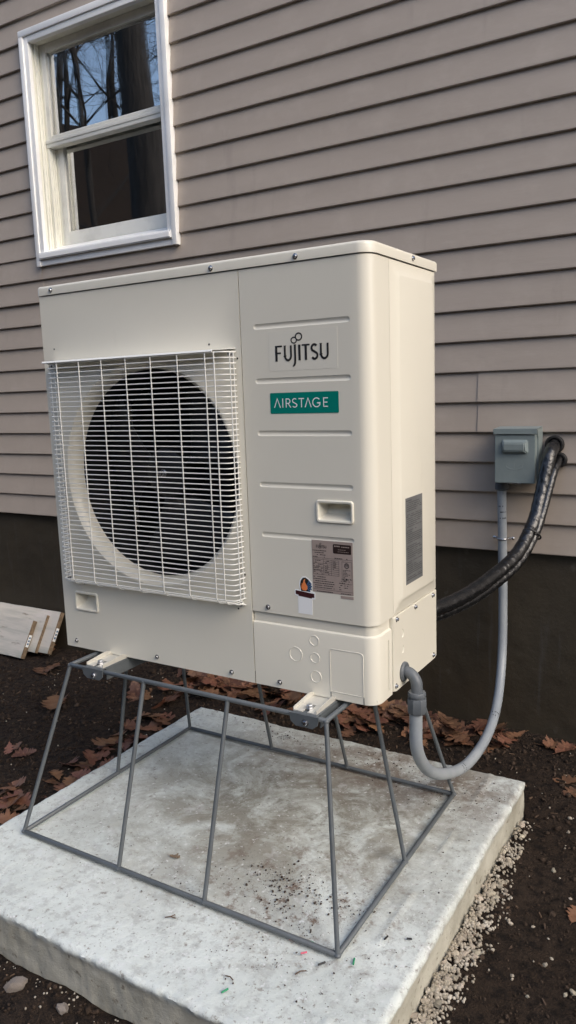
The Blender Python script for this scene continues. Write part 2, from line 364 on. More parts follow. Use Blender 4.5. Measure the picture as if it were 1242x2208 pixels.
# ---- window (part of the house), its pieces are sub-parts
win = link('window', bpy.data.meshes.new('tmp'), house)
bm = bmesh.new()   # the window's own mesh: the vinyl frame with its stepped jambs
JL, JR = -2.158, -1.439
for sgn, j in ((1, JL), (-1, JR)):
    for i, (d0, d1, st) in enumerate(((-0.004, 0.022, -0.006), (0.022, 0.048, 0.0), (0.048, 0.088, 0.014), (0.088, 0.13, 0.026))):
        a, b = sorted((j-sgn*0.03, j+sgn*st)); box(bm, a, b, d0+0.0004*i, d1, hz(1.80), hz(2.715), 0.0015, 1)
    for d0 in (0.006, 0.034, 0.062, 0.074):      # thin ribs on the jamb track
        a, b = sorted((j-sgn*0.01, j+sgn*((0.0 if d0 < 0.048 else 0.014)+0.004 if d0 > 0.03 else -0.002))); box(bm, a, b, d0, d0+0.004, hz(1.801), hz(2.70))
box(bm, JL-0.029, JR+0.029, -0.003, 0.131, hz(2.688), hz(2.716), 0.001, 1)
old = win.data; win.data = finish(bm, 'window_frame', 'vinyl', 40); bpy.data.meshes.remove(old)
def wbox(name, m, *a, bev=0.002): return boxobj(name, m, win, a[0], a[1], a[2], a[3], hz(a[4]), hz(a[5]), bev)
for a in ((WS0, WS0+0.024, WZ0-0.002, WZ1-0.0262), (WS1-0.024, WS1, WZ0-0.002, WZ1-0.0262)):
    wbox('casing', 'trimwhite', a[0], a[1], -0.019, 0.012, a[2], a[3])
wbox('casing', 'trimwhite', WS0, WS1, -0.0195, 0.012, WZ1-0.026, WZ1)
for a in ((WS0+0.0245, WS0+0.05, 1.795, WZ1-0.0266), (WS1-0.05, WS1-0.0245, 1.795, WZ1-0.0266)):
    wbox('casing', 'trimwhite', a[0], a[1], -0.012, 0.012, a[2], a[3])
wbox('casing', 'trimwhite', WS0+0.0505, WS1-0.0505, -0.0125, 0.012, WZ1-0.052, WZ1-0.0266)
# sill with sloping top, and the apron under it
bm = bmesh.new()
sp = [(-0.027, 1.765), (-0.027, 1.791), (0.086, 1.834), (0.13, 1.834), (0.13, 1.765)]
va = [bm.verts.new((WS0+0.026, y, hz(z))) for y, z in sp]; vb = [bm.verts.new((WS1-0.026, y, hz(z))) for y, z in sp]
bm.faces.new(va); bm.faces.new(vb[::-1])
for i in range(5): bm.faces.new((va[i], vb[i], vb[(i+1) % 5], va[(i+1) % 5]))
bmesh.ops.bevel(bm, geom=[e for e in bm.edges if abs(e.verts[0].co.y+0.027) < 1e-4 and abs(e.verts[1].co.y+0.027) < 1e-4], offset=0.004, segments=2, affect='EDGES')
link('sill', finish(bm, 'sill', 'trimwhite', 40), win)
wbox('apron', 'trimwhite', WS0+0.0245, WS1-0.0245, -0.010, 0.012, WZ0, 1.7645)
def sash(y0, y1, s0, s1, z0, z1, st, rb, rt, m='sash'):
    wbox('sash_stile', m, s0, s0+st, y0, y1, z0, z1, bev=0.003); wbox('sash_stile', m, s1-st, s1, y0, y1, z0, z1, bev=0.003)
    wbox('sash_rail', m, s0+st+0.0005, s1-st-0.0005, y0-0.0004, y1, z0, z0+rb, bev=0.003); wbox('sash_rail', m, s0+st+0.0005, s1-st-0.0005, y0-0.0004, y1, z1-rt, z1, bev=0.003)
    bm = bmesh.new(); box(bm, s0+st+0.001, s1-st-0.001, (y0+y1)/2-0.002, (y0+y1)/2+0.002, hz(z0+rb+0.0005), hz(z1-rt-0.0005)); link('glass_pane', finish(bm, 'glass_pane', 'glass'), win)
sash(0.050, 0.080, JL+0.001, JR-0.001, 2.2925, 2.687, 0.034, 0.012, 0.036)
sash(0.0885, 0.118, JL+0.0275, JR-0.0275, 1.835, 2.30, 0.033, 0.058, 0.03)
wbox('meeting_rail', 'sash', JL+0.0008, JR-0.0008, 0.0455, 0.0865, 2.255, 2.291, bev=0.003)
wbox('meeting_rail_lip', 'sash', JL+0.001, JR-0.001, 0.0425, 0.0453, 2.272, 2.289, bev=0.001)

# ================================================================== CONCRETE PAD
bm = bmesh.new()
nxp, nyp = 168, 160
def padpt(u, v):
    x = PX0+(PX1-PX0)*u; y = PY0+(PY1-PY0)*v
    de = min(x-PX0, PX1-x, y-PY0, PY1-y)
    x += (0.004*fbm((y*5, 2.2, x*2), 3)+0.0020*fbm((y*42, 1.2, 3), 3))*(1 if min(u, 1-u) < 0.02 else 0); y += (0.004*fbm((x*5, 7.2, y*2), 3)+0.0020*fbm((x*42, 4.2, 3), 3))*(1 if min(v, 1-v) < 0.02 else 0)
    z = -0.0015+0.0022*fbm((x*4, y*4, 0), 3)+0.0009*fbm((x*40, y*40, 2), 3)
    if de < 0.03: z += 0.0022*max(0, fbm((x*60, y*60, 9), 3)+0.2)*(1-de/0.03) - (0.0045 if de < 0.004 else 0) - 0.004*max(0, fbm((x*14, y*14, 9), 3)-0.15)*(1-de/0.03)
    rl = abs(x-(0.052+0.004*fbm((y*3, 1, 1), 2)))     # trowel ridge along the right side
    if rl < 0.007 and fbm((y*5, 4.4, 0), 2) > -0.25: z += 0.0045*(1-rl/0.007)
    return Vector((x, y, z))
vs_ = [[bm.verts.new(padpt(i/nxp, j/nyp)) for i in range(nxp+1)] for j in range(nyp+1)]
for j in range(nyp):
    for i in range(nxp): bm.faces.new((vs_[j][i], vs_[j][i+1], vs_[j+1][i+1], vs_[j+1][i]))
loop = [vs_[0][i] for i in range(nxp)]+[vs_[j][nxp] for j in range(nyp)]+[vs_[nyp][i] for i in range(nxp, 0, -1)]+[vs_[j][0] for j in range(nyp, 0, -1)]
nl = len(loop); prev = loop; cen = Vector(((PX0+PX1)/2, (PY0+PY1)/2, 0))
for r_i, zz in enumerate((-0.009, -0.016, -0.026, -0.04, -0.055, -0.07, -0.085, -0.10, -0.115, -0.17)):
    cur = []
    for v in loop:
        x, y = v.co.x, v.co.y
        nxn = Vector((1 if x > PX1-0.02 else -1 if x < PX0+0.02 else 0, 1 if y > PY1-0.02 else -1 if y < PY0+0.02 else 0, 0)).normalized()
        if r_i >= 2:
            x = PX1 if x > PX1-0.012 else PX0 if x < PX0+0.012 else x; y = PY1 if y > PY1-0.012 else PY0 if y < PY0+0.012 else y
        o = 0.0022*fbm((x*6, y*6, zz*22), 3)+0.0022*fbm((x*45, y*45, zz*45), 3) - 0.006*max(0, fbm((x*30, y*30, zz*30+5), 2)-0.25)-0.0025*fbm((x*1.5, y*1.5, zz*60), 2)
        lip = (0.003 if r_i < 2 else -0.001)
        cur.append(bm.verts.new(Vector((x, y, zz+0.0015*fbm((x*20, y*20, zz), 2)))+nxn*(o+lip)))
    for i in range(nl): bm.faces.new((prev[i], cur[i], cur[(i+1) % nl], prev[(i+1) % nl]))
    prev = cur
bm.faces.new(prev)
pad = link('concrete_pad', finish(bm, 'concrete_pad', 'concrete', 60))
tag(pad, 'pale rough concrete slab with soil stains under the wire stand', 'concrete slab')

# ================================================================== WIRE STAND
stand = tag(empty('equipment_stand', (0, 0, 0), 0.0038), 'grey welded rod stand tapering upward beneath the cream heat pump', 'stand')
BW, BD, RR = 0.9296, 0.6976, 0.0058
B = lambda a, b: Vector((-BW*(1-a), BD*b, RR+0.0035))
TX0, TX1, TY0, TY1, HS = -BW+0.0832, -0.0819, 0.1275, BD-0.1266, 0.439
T = lambda a, b: Vector((TX0+(TX1-TX0)*a, TY0+(TY1-TY0)*b, HS))
cs = [(0, 0), (1, 0), (1, 1), (0, 1)]
def rods(F, nm):
    for i in range(4):
        a, b = F(*cs[i]), F(*cs[(i+1) % 4]); dv = (b-a).normalized()*RR*0.9
        tubeobj(nm, 'standgrey', stand, [a-dv*0.6, a, b, b+dv*0.6], lambda i_: RR*(0.55 if i_ in (0, 3) else 1), 10)
rods(B, 'base_rod'); rods(T, 'top_rod')
gb, gt = 0.3612, 0.3343
legs = [((0, 0), (0, 0)), ((1, 0), (1, 0)), ((1, 1), (1, 1)), ((0, 1), (0, 1)), ((gb, 0), (gt, 0)), ((1-gb, 0), (1-gt, 0)), ((0.3557, 1), (0.345, 1)), ((1-0.3557, 1), (1-0.345, 1)), ((0, 0.5), (0, 0.5)), ((1, 0.5), (1, 0.5))]
for b_, t_ in legs:
    tubeobj('leg', 'standgrey', stand, [B(*b_), T(*t_)], RR*0.92, 10)
    bm = bmesh.new(); bmesh.ops.create_icosphere(bm, subdivisions=2, radius=RR*1.25)
    w = link('weld', finish(bm, 'weld', 'standgrey', 60), stand, B(*b_)); w.scale = (1.1, 1.1, 0.75); w = link('weld', w.data, stand, T(*t_)-Vector((0, 0, 0.002))); w.scale = (1.0, 1.0, 0.9)
# cross channels that carry the unit, each hooked over front and back rods
for cx in (-0.756, -0.131):
    bm = bmesh.new(); w = 0.031
    zt = HS+0.0085
    box(bm, cx-w, cx+w, TY0-0.008, TY1+0.008, zt-0.0025, zt, 0.0008, 1)
    for s in (-1, 1): box(bm, min(cx+s*w, cx+s*(w-0.0025)), max(cx+s*w, cx+s*(w-0.0025)), TY0+0.008, TY1-0.008, zt-0.032, zt-0.0026)
    for yy, s in ((TY0-0.0105, 1), (TY1+0.0080, 1)):
        t = bmesh.new(); pts = [(cx-w-0.006, zt-0.001), (cx+w+0.006, zt-0.001), (cx+w+0.002, zt-0.02), (cx+w-0.010, zt-0.029), (cx-w+0.010, zt-0.029), (cx-w-0.002, zt-0.02)]
        va = [t.verts.new((x, yy, z)) for x, z in pts]; vb = [t.verts.new((x, yy+0.0025, z)) for x, z in pts]
        t.faces.new(va); t.faces.new(vb[::-1])
        for i in range(6): t.faces.new((va[i], vb[i], vb[(i+1) % 6], va[(i+1) % 6]))
        merge(bm, t)
    ch = link('cross_channel', finish(bm, 'cross_channel', 'standgrey', 30), stand)
    bm = bmesh.new(); lathe(bm, [(0.0085, 0), (0.0085, 0.0015), (0.006, 0.0018), (0.006, 0.005), (0.0045, 0.006), (0, 0.006)], 6, 'Y')
    link('bolt', finish(bm, 'bolt', 'chrome', 30), ch, (cx+0.004, TY0-0.0105, zt-0.018))

# ================================================================== OUTDOOR UNIT
UX, UY, UZ, UW, UH, UD = -0.0028, 0.2108, 0.4509, 0.9464, 0.9683, 0.3584
unit = tag(empty('heat_pump', (UX, UY, UZ)), 'cream metal heat pump with round fan behind a white wire grille', 'heat pump')
CR = 0.030
def shell_path(x0, y1, off=0.0, n=7):
    """plan path of the front right corner: along the front from x0, round the corner, back along the side to y1"""
    p = [(x0, off)]
    c = (-CR, CR)
    for i in range(n+1):
        a = -math.pi/2+math.pi/2*i/n; p.append((c[0]+(CR-off)*math.cos(a), c[1]+(CR-off)*math.sin(a)))
    p.append((-off, y1)); return p
def sheet(name, path, zs, holes=(), m='unit', thick=0.0016, offs=None, lips=True):
    """a folded sheet: path in plan, levels zs; holes = [(i, j)] cells left open; offs = inward offset per level"""
    bm = bmesh.new(); g = []
    for j, z in enumerate(zs):
        pp = path if not callable(path) else path(offs[j])
        g.append([bm.verts.new((x, y, z)) for x, y in pp])
    for j in range(len(zs)-1):
        for i in range(len(g[0])-1):
            if (i, j) in holes: continue
            bm.faces.new((g[j][i], g[j][i+1], g[j+1][i+1], g[j+1][i]))
    if lips:      # edges folded inward
        for j, s in ((0, 1), (-1, -1)):
            row = g[j]; inn = []
            for i, v in enumerate(row):
                a = row[max(i-1, 0)].co; b = row[min(i+1, len(row)-1)].co; t = (b-a).normalized(); nrm = Vector((-t.y, t.x, 0))
                inn.append(bm.verts.new(v.co+nrm*0.012))
            for i in range(len(row)-1): bm.faces.new((row[i], row[i+1], inn[i+1], inn[i]) if s < 0 else (row[i+1], row[i], inn[i], inn[i+1]))
        for i, s in ((0, 1), (-1, -1)):
            colv = [g[j][i] for j in range(len(zs))]; k = 1 if i == 0 else -2
            inn = []
            for j, v in enumerate(colv):
                t = (g[j][k].co-v.co).normalized()*s; nrm = Vector((-t.y, t.x, 0)); inn.append(bm.verts.new(v.co+nrm*0.012))
            for j in range(len(zs)-1): bm.faces.new((colv[j], colv[j+1], inn[j+1], inn[j]) if s > 0 else (colv[j+1], colv[j], inn[j], inn[j+1]))
    o = link(name, finish(bm, name, m, 30, recalc=False), unit)
    sd = o.modifiers.new('thickness', 'SOLIDIFY'); sd.thickness = thick; sd.offset = -1; sd.use_rim = False
    return o
SEAM = -0.3145
HX0, HX1, HZ0, HZ1 = -0.128, -0.053, 0.405, 0.440          # opening of the right hand grip
RIBZ = (0.819, 0.703, 0.5895, 0.4755, 0.362); RX0, RX1, RH = -0.280, -0.046, 0.0060
pth = shell_path(SEAM+0.0012, 0.0915); pth = [pth[0], (RX0, 0), (HX0, 0), (HX1, 0), (RX1, 0)]+pth[1:]
zl = sorted([0.1785, HZ0, HZ1, 0.9425]+[z+k for z in RIBZ for k in (-RH, RH)])
sheet('service_panel', pth, zl, holes=[(2, zl.index(HZ0))]+[(i, zl.index(z-RH)) for z in RIBZ for i in (1, 2, 3)])
# lower cover with a recessed band under the service panel
sheet('lower_cover', lambda off: shell_path(SEAM+0.0012, 0.082, off), [0.0005, 0.147, 0.1515, 0.1545, 0.1775], offs=[0, 0, 0.0012, 0.0055, 0.0055])
# fan panel with round bell-mouth opening
bm = bmesh.new()
FX, FZ, FR_ = -0.612, 0.485, 0.283
X0, X1 = -UW+0.0, SEAM-0.0012
q0, q1, q2, q3 = X0, X1, 0.1900, 0.9425
def rectpt(a):
    dx, dz = math.cos(a), math.sin(a); t = 9
    if dx > 1e-9: t = min(t, (q1-FX)/dx)
    if dx < -1e-9: t = min(t, (q0-FX)/dx)
    if dz > 1e-9: t = min(t, (q3-FZ)/dz)
    if dz < -1e-9: t = min(t, (q2-FZ)/dz)
    return FX+dx*t, FZ+dz*t
angs = sorted([2*math.pi*i/96 for i in range(96)]+[math.atan2(z-FZ, x-FX) % (2*math.pi) for x in (q0, q1) for z in (q2, q3)])
na = len(angs)
rings = [[bm.verts.new((rectpt(a)[0], 0, rectpt(a)[1])) for a in angs]]
for r_, dpt in ((0.2845, 0.0), (0.281, -0.0016), (0.276, -0.0012), (0.271, 0.003), (0.2655, 0.010), (0.2625, 0.018), (0.2605, 0.028), (0.2600, 0.040)):
    rings.append([bm.verts.new((FX+r_*math.cos(a), dpt, FZ+r_*math.sin(a))) for a in angs])
for ra, rb in zip(rings, rings[1:]):
    for k in range(na): bm.faces.new((ra[k], ra[(k+1) % na], rb[(k+1) % na], rb[k]))
# lower strip with the opening of the left hand grip, edges folded back
LX0, LX1, LZ0, LZ1 = -0.893, -0.822, 0.116, 0.155
xs = [q0, LX0, LX1, q1]; zs = [0.0005, LZ0, LZ1, q2]
g = [[bm.verts.new((x, 0, z)) for x in xs] for z in zs]
for j in range(3):
    for i in range(3):
        if (i, j) != (1, 1): bm.faces.new((g[j][i], g[j][i+1], g[j+1][i+1], g[j+1][i]))
for a, b in (((q0, 0.0005), (q0, q3)), ((q1, 0.0005), (q1, q3)), ((q0, 0.0005), (q1, 0.0005)), ((q0, q3), (q1, q3))):
    vv4 = [bm.verts.new((a[0], 0, a[1])), bm.verts.new((b[0], 0, b[1])), bm.verts.new((b[0], 0.03, b[1])), bm.verts.new((a[0], 0.03, a[1]))]; bm.faces.new(vv4)
bmesh.ops.remove_doubles(bm, verts=bm.verts, dist=1e-5)
fan_panel = link('fan_panel', finish(bm, 'fan_panel', 'unit', 30), unit)
# left side, right rear side, back coil, base pan
def wallsheet(name, m, quad):
    bm = bmesh.new(); box(bm, *quad, 0.0008, 1); return link(name, finish(bm, name, m, 30), unit)
wallsheet('left_side_panel', 'unit', (-UW+0.0, -UW+0.002, 0.031, UD-0.02, 0.001, 0.9425))
wallsheet('base_pan', 'unit', (-UW+0.004, -0.004, 0.012, UD-0.004, 0.006, 0.012))
wallsheet('coil', 'coil', (-UW+0.01, -0.02, UD-0.05, UD-0.02, 0.013, 0.94))
wallsheet('inner_partition', 'fan', (SEAM-0.001, SEAM+0.004, 0.013, UD-0.055, 0.013, 0.94))
for k in range(14):
    boxobj('back_guard_bar', 'wirewhite', unit, -UW+0.012+k*0.071, -UW+0.015+k*0.071, UD-0.018, UD-0.015, 0.02, 0.935)
# rear part of the right side with its raised field
bm = bmesh.new()
def loop_r(x, y0, y1, z0, z1, r_, n=4):
    o = []
    for cy, cz, a0 in ((y1-r_, z1-r_, 0), (y0+r_, z1-r_, 90), (y0+r_, z0+r_, 180), (y1-r_, z0+r_, 270)):
        for i in range(n+1):
            a = R(a0+90*i/n); o.append(bm.verts.new((x, cy+r_*math.cos(a), cz+r_*math.sin(a))))
    return o
L = [loop_r(-0.012, 0.0931, UD-0.004, 0.1795, 0.9425, 0.0008), loop_r(-0.0002, 0.0931, UD-0.004, 0.1795, 0.9425, 0.0008), loop_r(0, 0.0937, UD-0.0046, 0.180, 0.942, 0.0008),
     loop_r(0.0, 0.116, UD-0.018, 0.196, 0.926, 0.014), loop_r(0.0066, 0.127, UD-0.029, 0.2065, 0.915, 0.010), loop_r(0.0076, 0.131, UD-0.032, 0.210, 0.911, 0.009)]
for a, b in zip(L, L[1:]):
    for i in range(len(a)): bm.faces.new((a[i], a[(i+1) % len(a)], b[(i+1) % len(a)], b[i]))
bm.faces.new(L[-1])
link('side_panel', finish(bm, 'side_panel', 'unit', 32), unit)
bm = bmesh.new()     # wiring cover on the lower right side, drawn with its stepped bottom edge
pts = [(0.0835, 0.006), (0.0835, 0.1772), (UD-0.006, 0.1772), (UD-0.006, 0.006), (UD-0.016, 0.001), (0.10, 0.001)]
va = [bm.verts.new((0.0022, y, z)) for y, z in pts]; vb = [bm.verts.new((-0.012, y, z)) for y, z in pts]
bm.faces.new(va); bm.faces.new(vb[::-1])
for i in range(6): bm.faces.new((va[i], vb[i], vb[(i+1) % 6], va[(i+1) % 6]))
bmesh.ops.bevel(bm, geom=[e for e in bm.edges if e.verts[0].co.x > 0 and e.verts[1].co.x > 0], offset=0.0012, segments=2, affect='EDGES')
wcover = link('wiring_cover', finish(bm, 'wiring_cover', 'unit', 32), unit)
# lid
bm = bmesh.new()
def lidloop(off, z):
    o = []; x0, x1, y0, y1 = -UW-0.003+off, 0.003-off, -0.003+off, UD+0.010-off
    for cx, cy, a0, r_ in ((x1, y1, 0, 0.008), (x0, y1, 90, 0.008), (x0, y0, 180, 0.008), (x1, y0, 270, CR+0.003)):
        r_ = max(r_-off, 0.002); ccx = cx-r_ if cx == x1 else cx+r_; ccy = cy-r_ if cy == y1 else cy+r_
        for i in range(9):
            a = R(a0+90*i/8); o.append(bm.verts.new((ccx+r_*math.cos(a), ccy+r_*math.sin(a), z)))
    return o
L = [lidloop(0.006, 0.9455), lidloop(0.0, 0.9450), lidloop(0, 0.9615), lidloop(0.0006, 0.9642), lidloop(0.0022, 0.9665), lidloop(0.0048, 0.9680), lidloop(0.008, 0.9684), lidloop(0.04, 0.9690)]
for a, b in zip(L, L[1:]):
    for i in range(len(a)): bm.faces.new((a[i], a[(i+1) % len(a)], b[(i+1) % len(a)], b[i]))
bm.faces.new(L[-1])
lid = link('lid', finish(bm, 'lid', 'unit', 35), unit)
# pressed grooves in the service panel
def groove(zc):
    bm = bmesh.new(); x0, x1, h, n = RX0, RX1, RH, 8; rows = []
    for off, y, sq in ((0.0, 0.0, True), (0.0, 0.0, False), (0.0020, 0.0012, False), (0.0042, 0.0022, False)):
        ring = []; hh = h-off
        for cx, a0 in ((x1-h, math.pi/2), (x0+h, -math.pi/2)):
            for i in range(n+1):
                a = a0-math.pi*i/n; c, s_ = math.cos(a), math.sin(a)
                k = 1/max(abs(c), abs(s_)) if sq else 1
                ring.append(bm.verts.new((cx+hh*c*k, y, zc+hh*s_*k)))
        rows.append(ring)
    for a, b in zip(rows, rows[1:]):
        for i in range(len(a)): bm.faces.new((a[i], a[(i+1) % len(a)], b[(i+1) % len(a)], b[i]))
    bm.faces.new(rows[-1]); link('groove', finish(bm, 'groove', 'unit', 25), unit)
for z in RIBZ: groove(z)
# recessed hand grips
def grip(x0, x1, z0, z1):
    bm = bmesh.new()
    def lp(e, y, r_):
        o = []
        for cx, cz, a0 in ((x1+e-r_, z1+e-r_, 0), (x0-e+r_, z1+e-r_, 90), (x0-e+r_, z0-e+r_, 180), (x1+e-r_, z0-e+r_, 270)):
            for i in range(5): a = R(a0+22.5*i); o.append(bm.verts.new((cx+r_*math.cos(a), y, cz+r_*math.sin(a))))
        return o
    L = [lp(0.0075, 0.0005, 0.007), lp(0.0068, -0.0028, 0.007), lp(0.0052, -0.0042, 0.006), lp(0.002, -0.0038, 0.005), lp(0.0002, -0.001, 0.004)]
    # bowl: upper part deep and overhung, lower part sloping forward
    b1 = lp(-0.001, 0.006, 0.004); L.append(b1)
    b2 = lp(-0.006, 0.034, 0.004)
    for v in b2:
        if v.co.z < (z0+z1)/2: v.co.y = 0.026; v.co.z += 0.004
    L.append(b2)
    for a, b in zip(L, L[1:]):
        for i in range(len(a)): bm.faces.new((a[i], a[(i+1) % len(a)], b[(i+1) % len(a)], b[i]))
    bm.faces.new(L[-1]); link('hand_grip', finish(bm, 'hand_grip', 'unit', 35), unit)
grip(HX0, HX1, HZ0, HZ1); grip(LX0, LX1, LZ0, LZ1)
# screws
def screw_mesh():
    bm = bmesh.new()
    lathe(bm, [(0.0062, 0), (0.0062, 0.0012), (0.0042, 0.0016), (0.0042, 0.0036), (0.0036, 0.0048), (0.0018, 0.0052), (0.0014, 0.0034), (0, 0.0032)], 12, 'Y')
    return finish(bm, 'screw', 'chrome', 35)
SM = screw_mesh()
for x, z, y in ((-0.897, 0.956, -0.003), (-0.385, 0.954, -0.003), (-0.167, 0.954, -0.003), (-0.270, 0.192, 0), (-0.246, 0.0145, 0), (-0.383, 0.016, 0), (-0.618, 0.0175, 0), (-0.908, 0.0195, 0), (-0.345, 0.767, -0.0005), (-0.346, 0.191, -0.0005), (-0.915, 0.765, -0.0005), (-0.915, 0.2, -0.0005)):
    link('screw', SM, unit, (x, y, z))
for y, z, x in ((0.104, 0.169, 0.0022), (0.213, 0.169, 0.0022), (0.326, 0.169, 0.0022), (0.329, 0.0135, 0.0022), (0.096, 0.0155, 0.0022), (0.214, 0.957, 0.003)):
    link('screw', SM, unit, (x, y, z), (0, 0, R(90)))
# small punched holes
bm = bmesh.new(); lathe(bm, [(0.0022, 0), (0.0022, 0.0006), (0, 0.0006)], 10, 'Y'); HM = finish(bm, 'punched_hole', 'ink', 40)
for x, z in ((-0.905, 0.808), (-0.402, 0.79), (-0.3255, 0.755), (-0.331, 0.262), (-0.354, 0.178), (-0.86, 0.186)): link('punched_hole', HM, unit, (x, 0, z))
# knock-outs scored in the lower cover
def score(path, name='knockout_line', w=0.0011, y=-0.0003, close=True, parent=unit, m='unit', lift=0.0011, axis='F'):
    bm = bmesh.new(); P = [Vector((x, 0, z)) for x, z in path]; n = len(P); rows = []
    for i in range(n):
        a, b = P[(i-1) % n if close else max(i-1, 0)], P[(i+1) % n if close else min(i+1, n-1)]; t = (b-a).normalized(); nn = Vector((-t.z, 0, t.x))
        rows.append([P[i]-nn*w, P[i], P[i]+nn*w])
    vr = []
    for rw in rows:
        q = [(rw[0].x, 0.0004, rw[0].z), (rw[1].x, -lift, rw[1].z), (rw[2].x, 0.0004, rw[2].z)]
        if axis == 'S': q = [(0.0022-yy, xx, zz) for xx, yy, zz in q]
        vr.append([bm.verts.new(c) for c in q])
    for i in range(n if close else n-1):
        for k in range(2): bm.faces.new((vr[i][k], vr[i][k+1], vr[(i+1) % n][k+1], vr[(i+1) % n][k]))
    return link(name, finish(bm, name, m, 60), parent)
def circ(cx, cz, r_, n=28, a0=0, a1=360): return [(cx+r_*math.cos(R(a0+(a1-a0)*i/n)), cz+r_*math.sin(R(a0+(a1-a0)*i/n))) for i in range(n)]
for cx, cz, r_ in ((-0.2, 0.09, 0.0165), (-0.151, 0.129, 0.0115), (-0.150, 0.089, 0.0115), (-0.149, 0.045, 0.0135)): score(circ(cx, cz, r_))
kp = [(-0.112, 0.018), (-0.112, 0.110), (-0.110, 0.1145), (-0.105, 0.1165), (-0.040, 0.1165), (-0.033, 0.1145), (-0.031, 0.110), (-0.031, 0.018)]
score(kp)
bm = bmesh.new()
for x in (-0.112, -0.031): box(bm, x-0.0008, x+0.0008, -0.0003, 0.001, 0.0008, 0.016)
link('slit', finish(bm, 'slit', 'ink'), unit)
boxobj('seam_slit', 'ink', unit, SEAM-0.001, SEAM+0.001, 0.001, 0.003, 0.0, 0.03)
for cz in (0.128, 0.091): score(circ(0.131, cz, 0.0105, 14, -75, 75), close=False, axis='S', parent=wcover, lift=0.0009)
score([(0.0615, 0.018), (0.0615, 0.128), (0.0600, 0.134)], close=False, axis='S')
# fan: hub, blades, nut
bm = bmesh.new(); lathe(bm, [(0.2615, 0.0), (0.2615, -0.13), (0.265, -0.13), (0.265, 0.0), (0.2615, 0.0)], 64, 'Y'); link('fan_shroud', finish(bm, 'fan_shroud', 'fan', 40), unit, (FX, 0.0405, FZ))
bm = bmesh.new(); lathe(bm, [(0, 0.0), (0.045, 0.0), (0.062, -0.008), (0.066, -0.02), (0.066, -0.09), (0, -0.09)], 32, 'Y'); hub = link('fan_hub', finish(bm, 'fan_hub', 'fan', 40), unit, (FX, 0.062, FZ))
for k in range(3):
    bm = bmesh.new(); rows = []
    for i in range(9):
        r_ = 0.06+0.19*i/8; row = []
        for j in range(9):
            a = R(120*k+20+ (28+ 62*(i/8)**0.6)*(j/8) - 16*(i/8)); y = 0.075+0.085*(j/8)*(0.65+0.35*i/8)+0.012*math.sin(math.pi*j/8)
            row.append(bm.verts.new((FX+r_*math.cos(a), y, FZ+r_*math.sin(a))))
        rows.append(row)
    for i in range(8):
        for j in range(8): bm.faces.new((rows[i][j], rows[i+1][j], rows[i+1][j+1], rows[i][j+1]))
    bl = link('fan_blade', finish(bm, 'fan_blade', 'fan', 60), unit); sd = bl.modifiers.new('thickness', 'SOLIDIFY'); sd.thickness = 0.003
bm = bmesh.new(); lathe(bm, [(0.011, 0), (0.011, 0.0015), (0.008, 0.002), (0.008, 0.009), (0.0055, 0.0095), (0.0055, 0.016), (0.003, 0.017), (0, 0.017)], 12, 'Y'); link('fan_nut', finish(bm, 'fan_nut', 'chrome', 30), unit, (FX, 0.0615, FZ))
# wire grille: each wire a piece
GX0, GX1, GY, GZ0, GZ1 = -0.900, -0.334, -0.038, 0.2065, 0.7695
grille = link('fan_grille', bpy.data.meshes.new('t'), unit)
bm = bmesh.new(); cr_ = 0.013; wr = 0.00140
def upath(zf, x0=GX0, x1=GX1, y=GY):
    p = [(x0-0.004, -0.002, zf)]
    for a in (180, 207, 234, 270): p.append((x0+cr_+cr_*math.cos(R(a)), y+cr_+cr_*math.sin(R(a)), zf))
    for a in (270, 306, 333, 360): p.append((x1-cr_+cr_*math.cos(R(a)), y+cr_+cr_*math.sin(R(a)), zf))
    p.append((x1+0.004, -0.002, zf)); return p
tube(bm, upath(GZ1), wr*1.25, 6)
old = grille.data; grille.data = finish(bm, 'fan_grille', 'wirewhite', 60); bpy.data.meshes.remove(old)
bm = bmesh.new(); tube(bm, upath(0), wr, 6); HW = finish(bm, 'wire', 'wirewhite', 60)
nh = 46; dz = (GZ1-GZ0)/nh
for i in range(nh): link('wire', HW, grille, (0, 0, GZ0+dz*i))
bm = bmesh.new()
tube(bm, [(0, -GY*0-0.003-0.0, -0.0165), (0, GY+0.018, -0.0150), (0, GY+0.006, -0.0105), (0, GY-0.0028, 0.002), (0, GY-0.0028, GZ1-GZ0)], wr, 6); VW = finish(bm, 'wire', 'wirewhite', 60)
for x in (-0.857, -0.779, -0.702, -0.623, -0.545, -0.465, -0.386, -0.361): link('wire', VW, grille, (x, 0, GZ0))
bm = bmesh.new(); tube(bm, [(0, 0, 0), (0, 0, GZ1-GZ0)], wr, 6); VS = finish(bm, 'wire', 'wirewhite', 60)
for x, y in ((GX0-0.0028, -0.008), (GX0-0.0028, -0.022), (GX1+0.0028, -0.008), (GX1+0.0028, -0.022)): link('wire', VS, grille, (x, y, GZ0))
for i, (yy, zz) in enumerate(((-0.030, -0.0075), (-0.023, -0.0118), (-0.016, -0.0140), (-0.009, -0.0155), (-0.003, -0.0163))):   # wires of the bottom return
    bm = bmesh.new(); tube(bm, [(GX0-0.004+0.011*(4-i)*0.2, -0.0035, zz), (GX0+0.006, yy, zz), (GX1-0.006, yy, zz), (GX1+0.004-0.011*(4-i)*0.2, -0.0035, zz)], wr, 6)
    link('wire', finish(bm, 'wire', 'wirewhite', 60), grille, (0, 0, GZ0))
bm = bmesh.new()   # sheet hood along the top of the grille and corner tabs
pr = [(0.0, 0.7785), (-0.041, 0.7755), (-0.0435, 0.7715), (-0.0420, 0.7700), (-0.040, 0.7740), (0.0, 0.7770)]
x0a, x1a = GX0-0.008, GX1-0.03
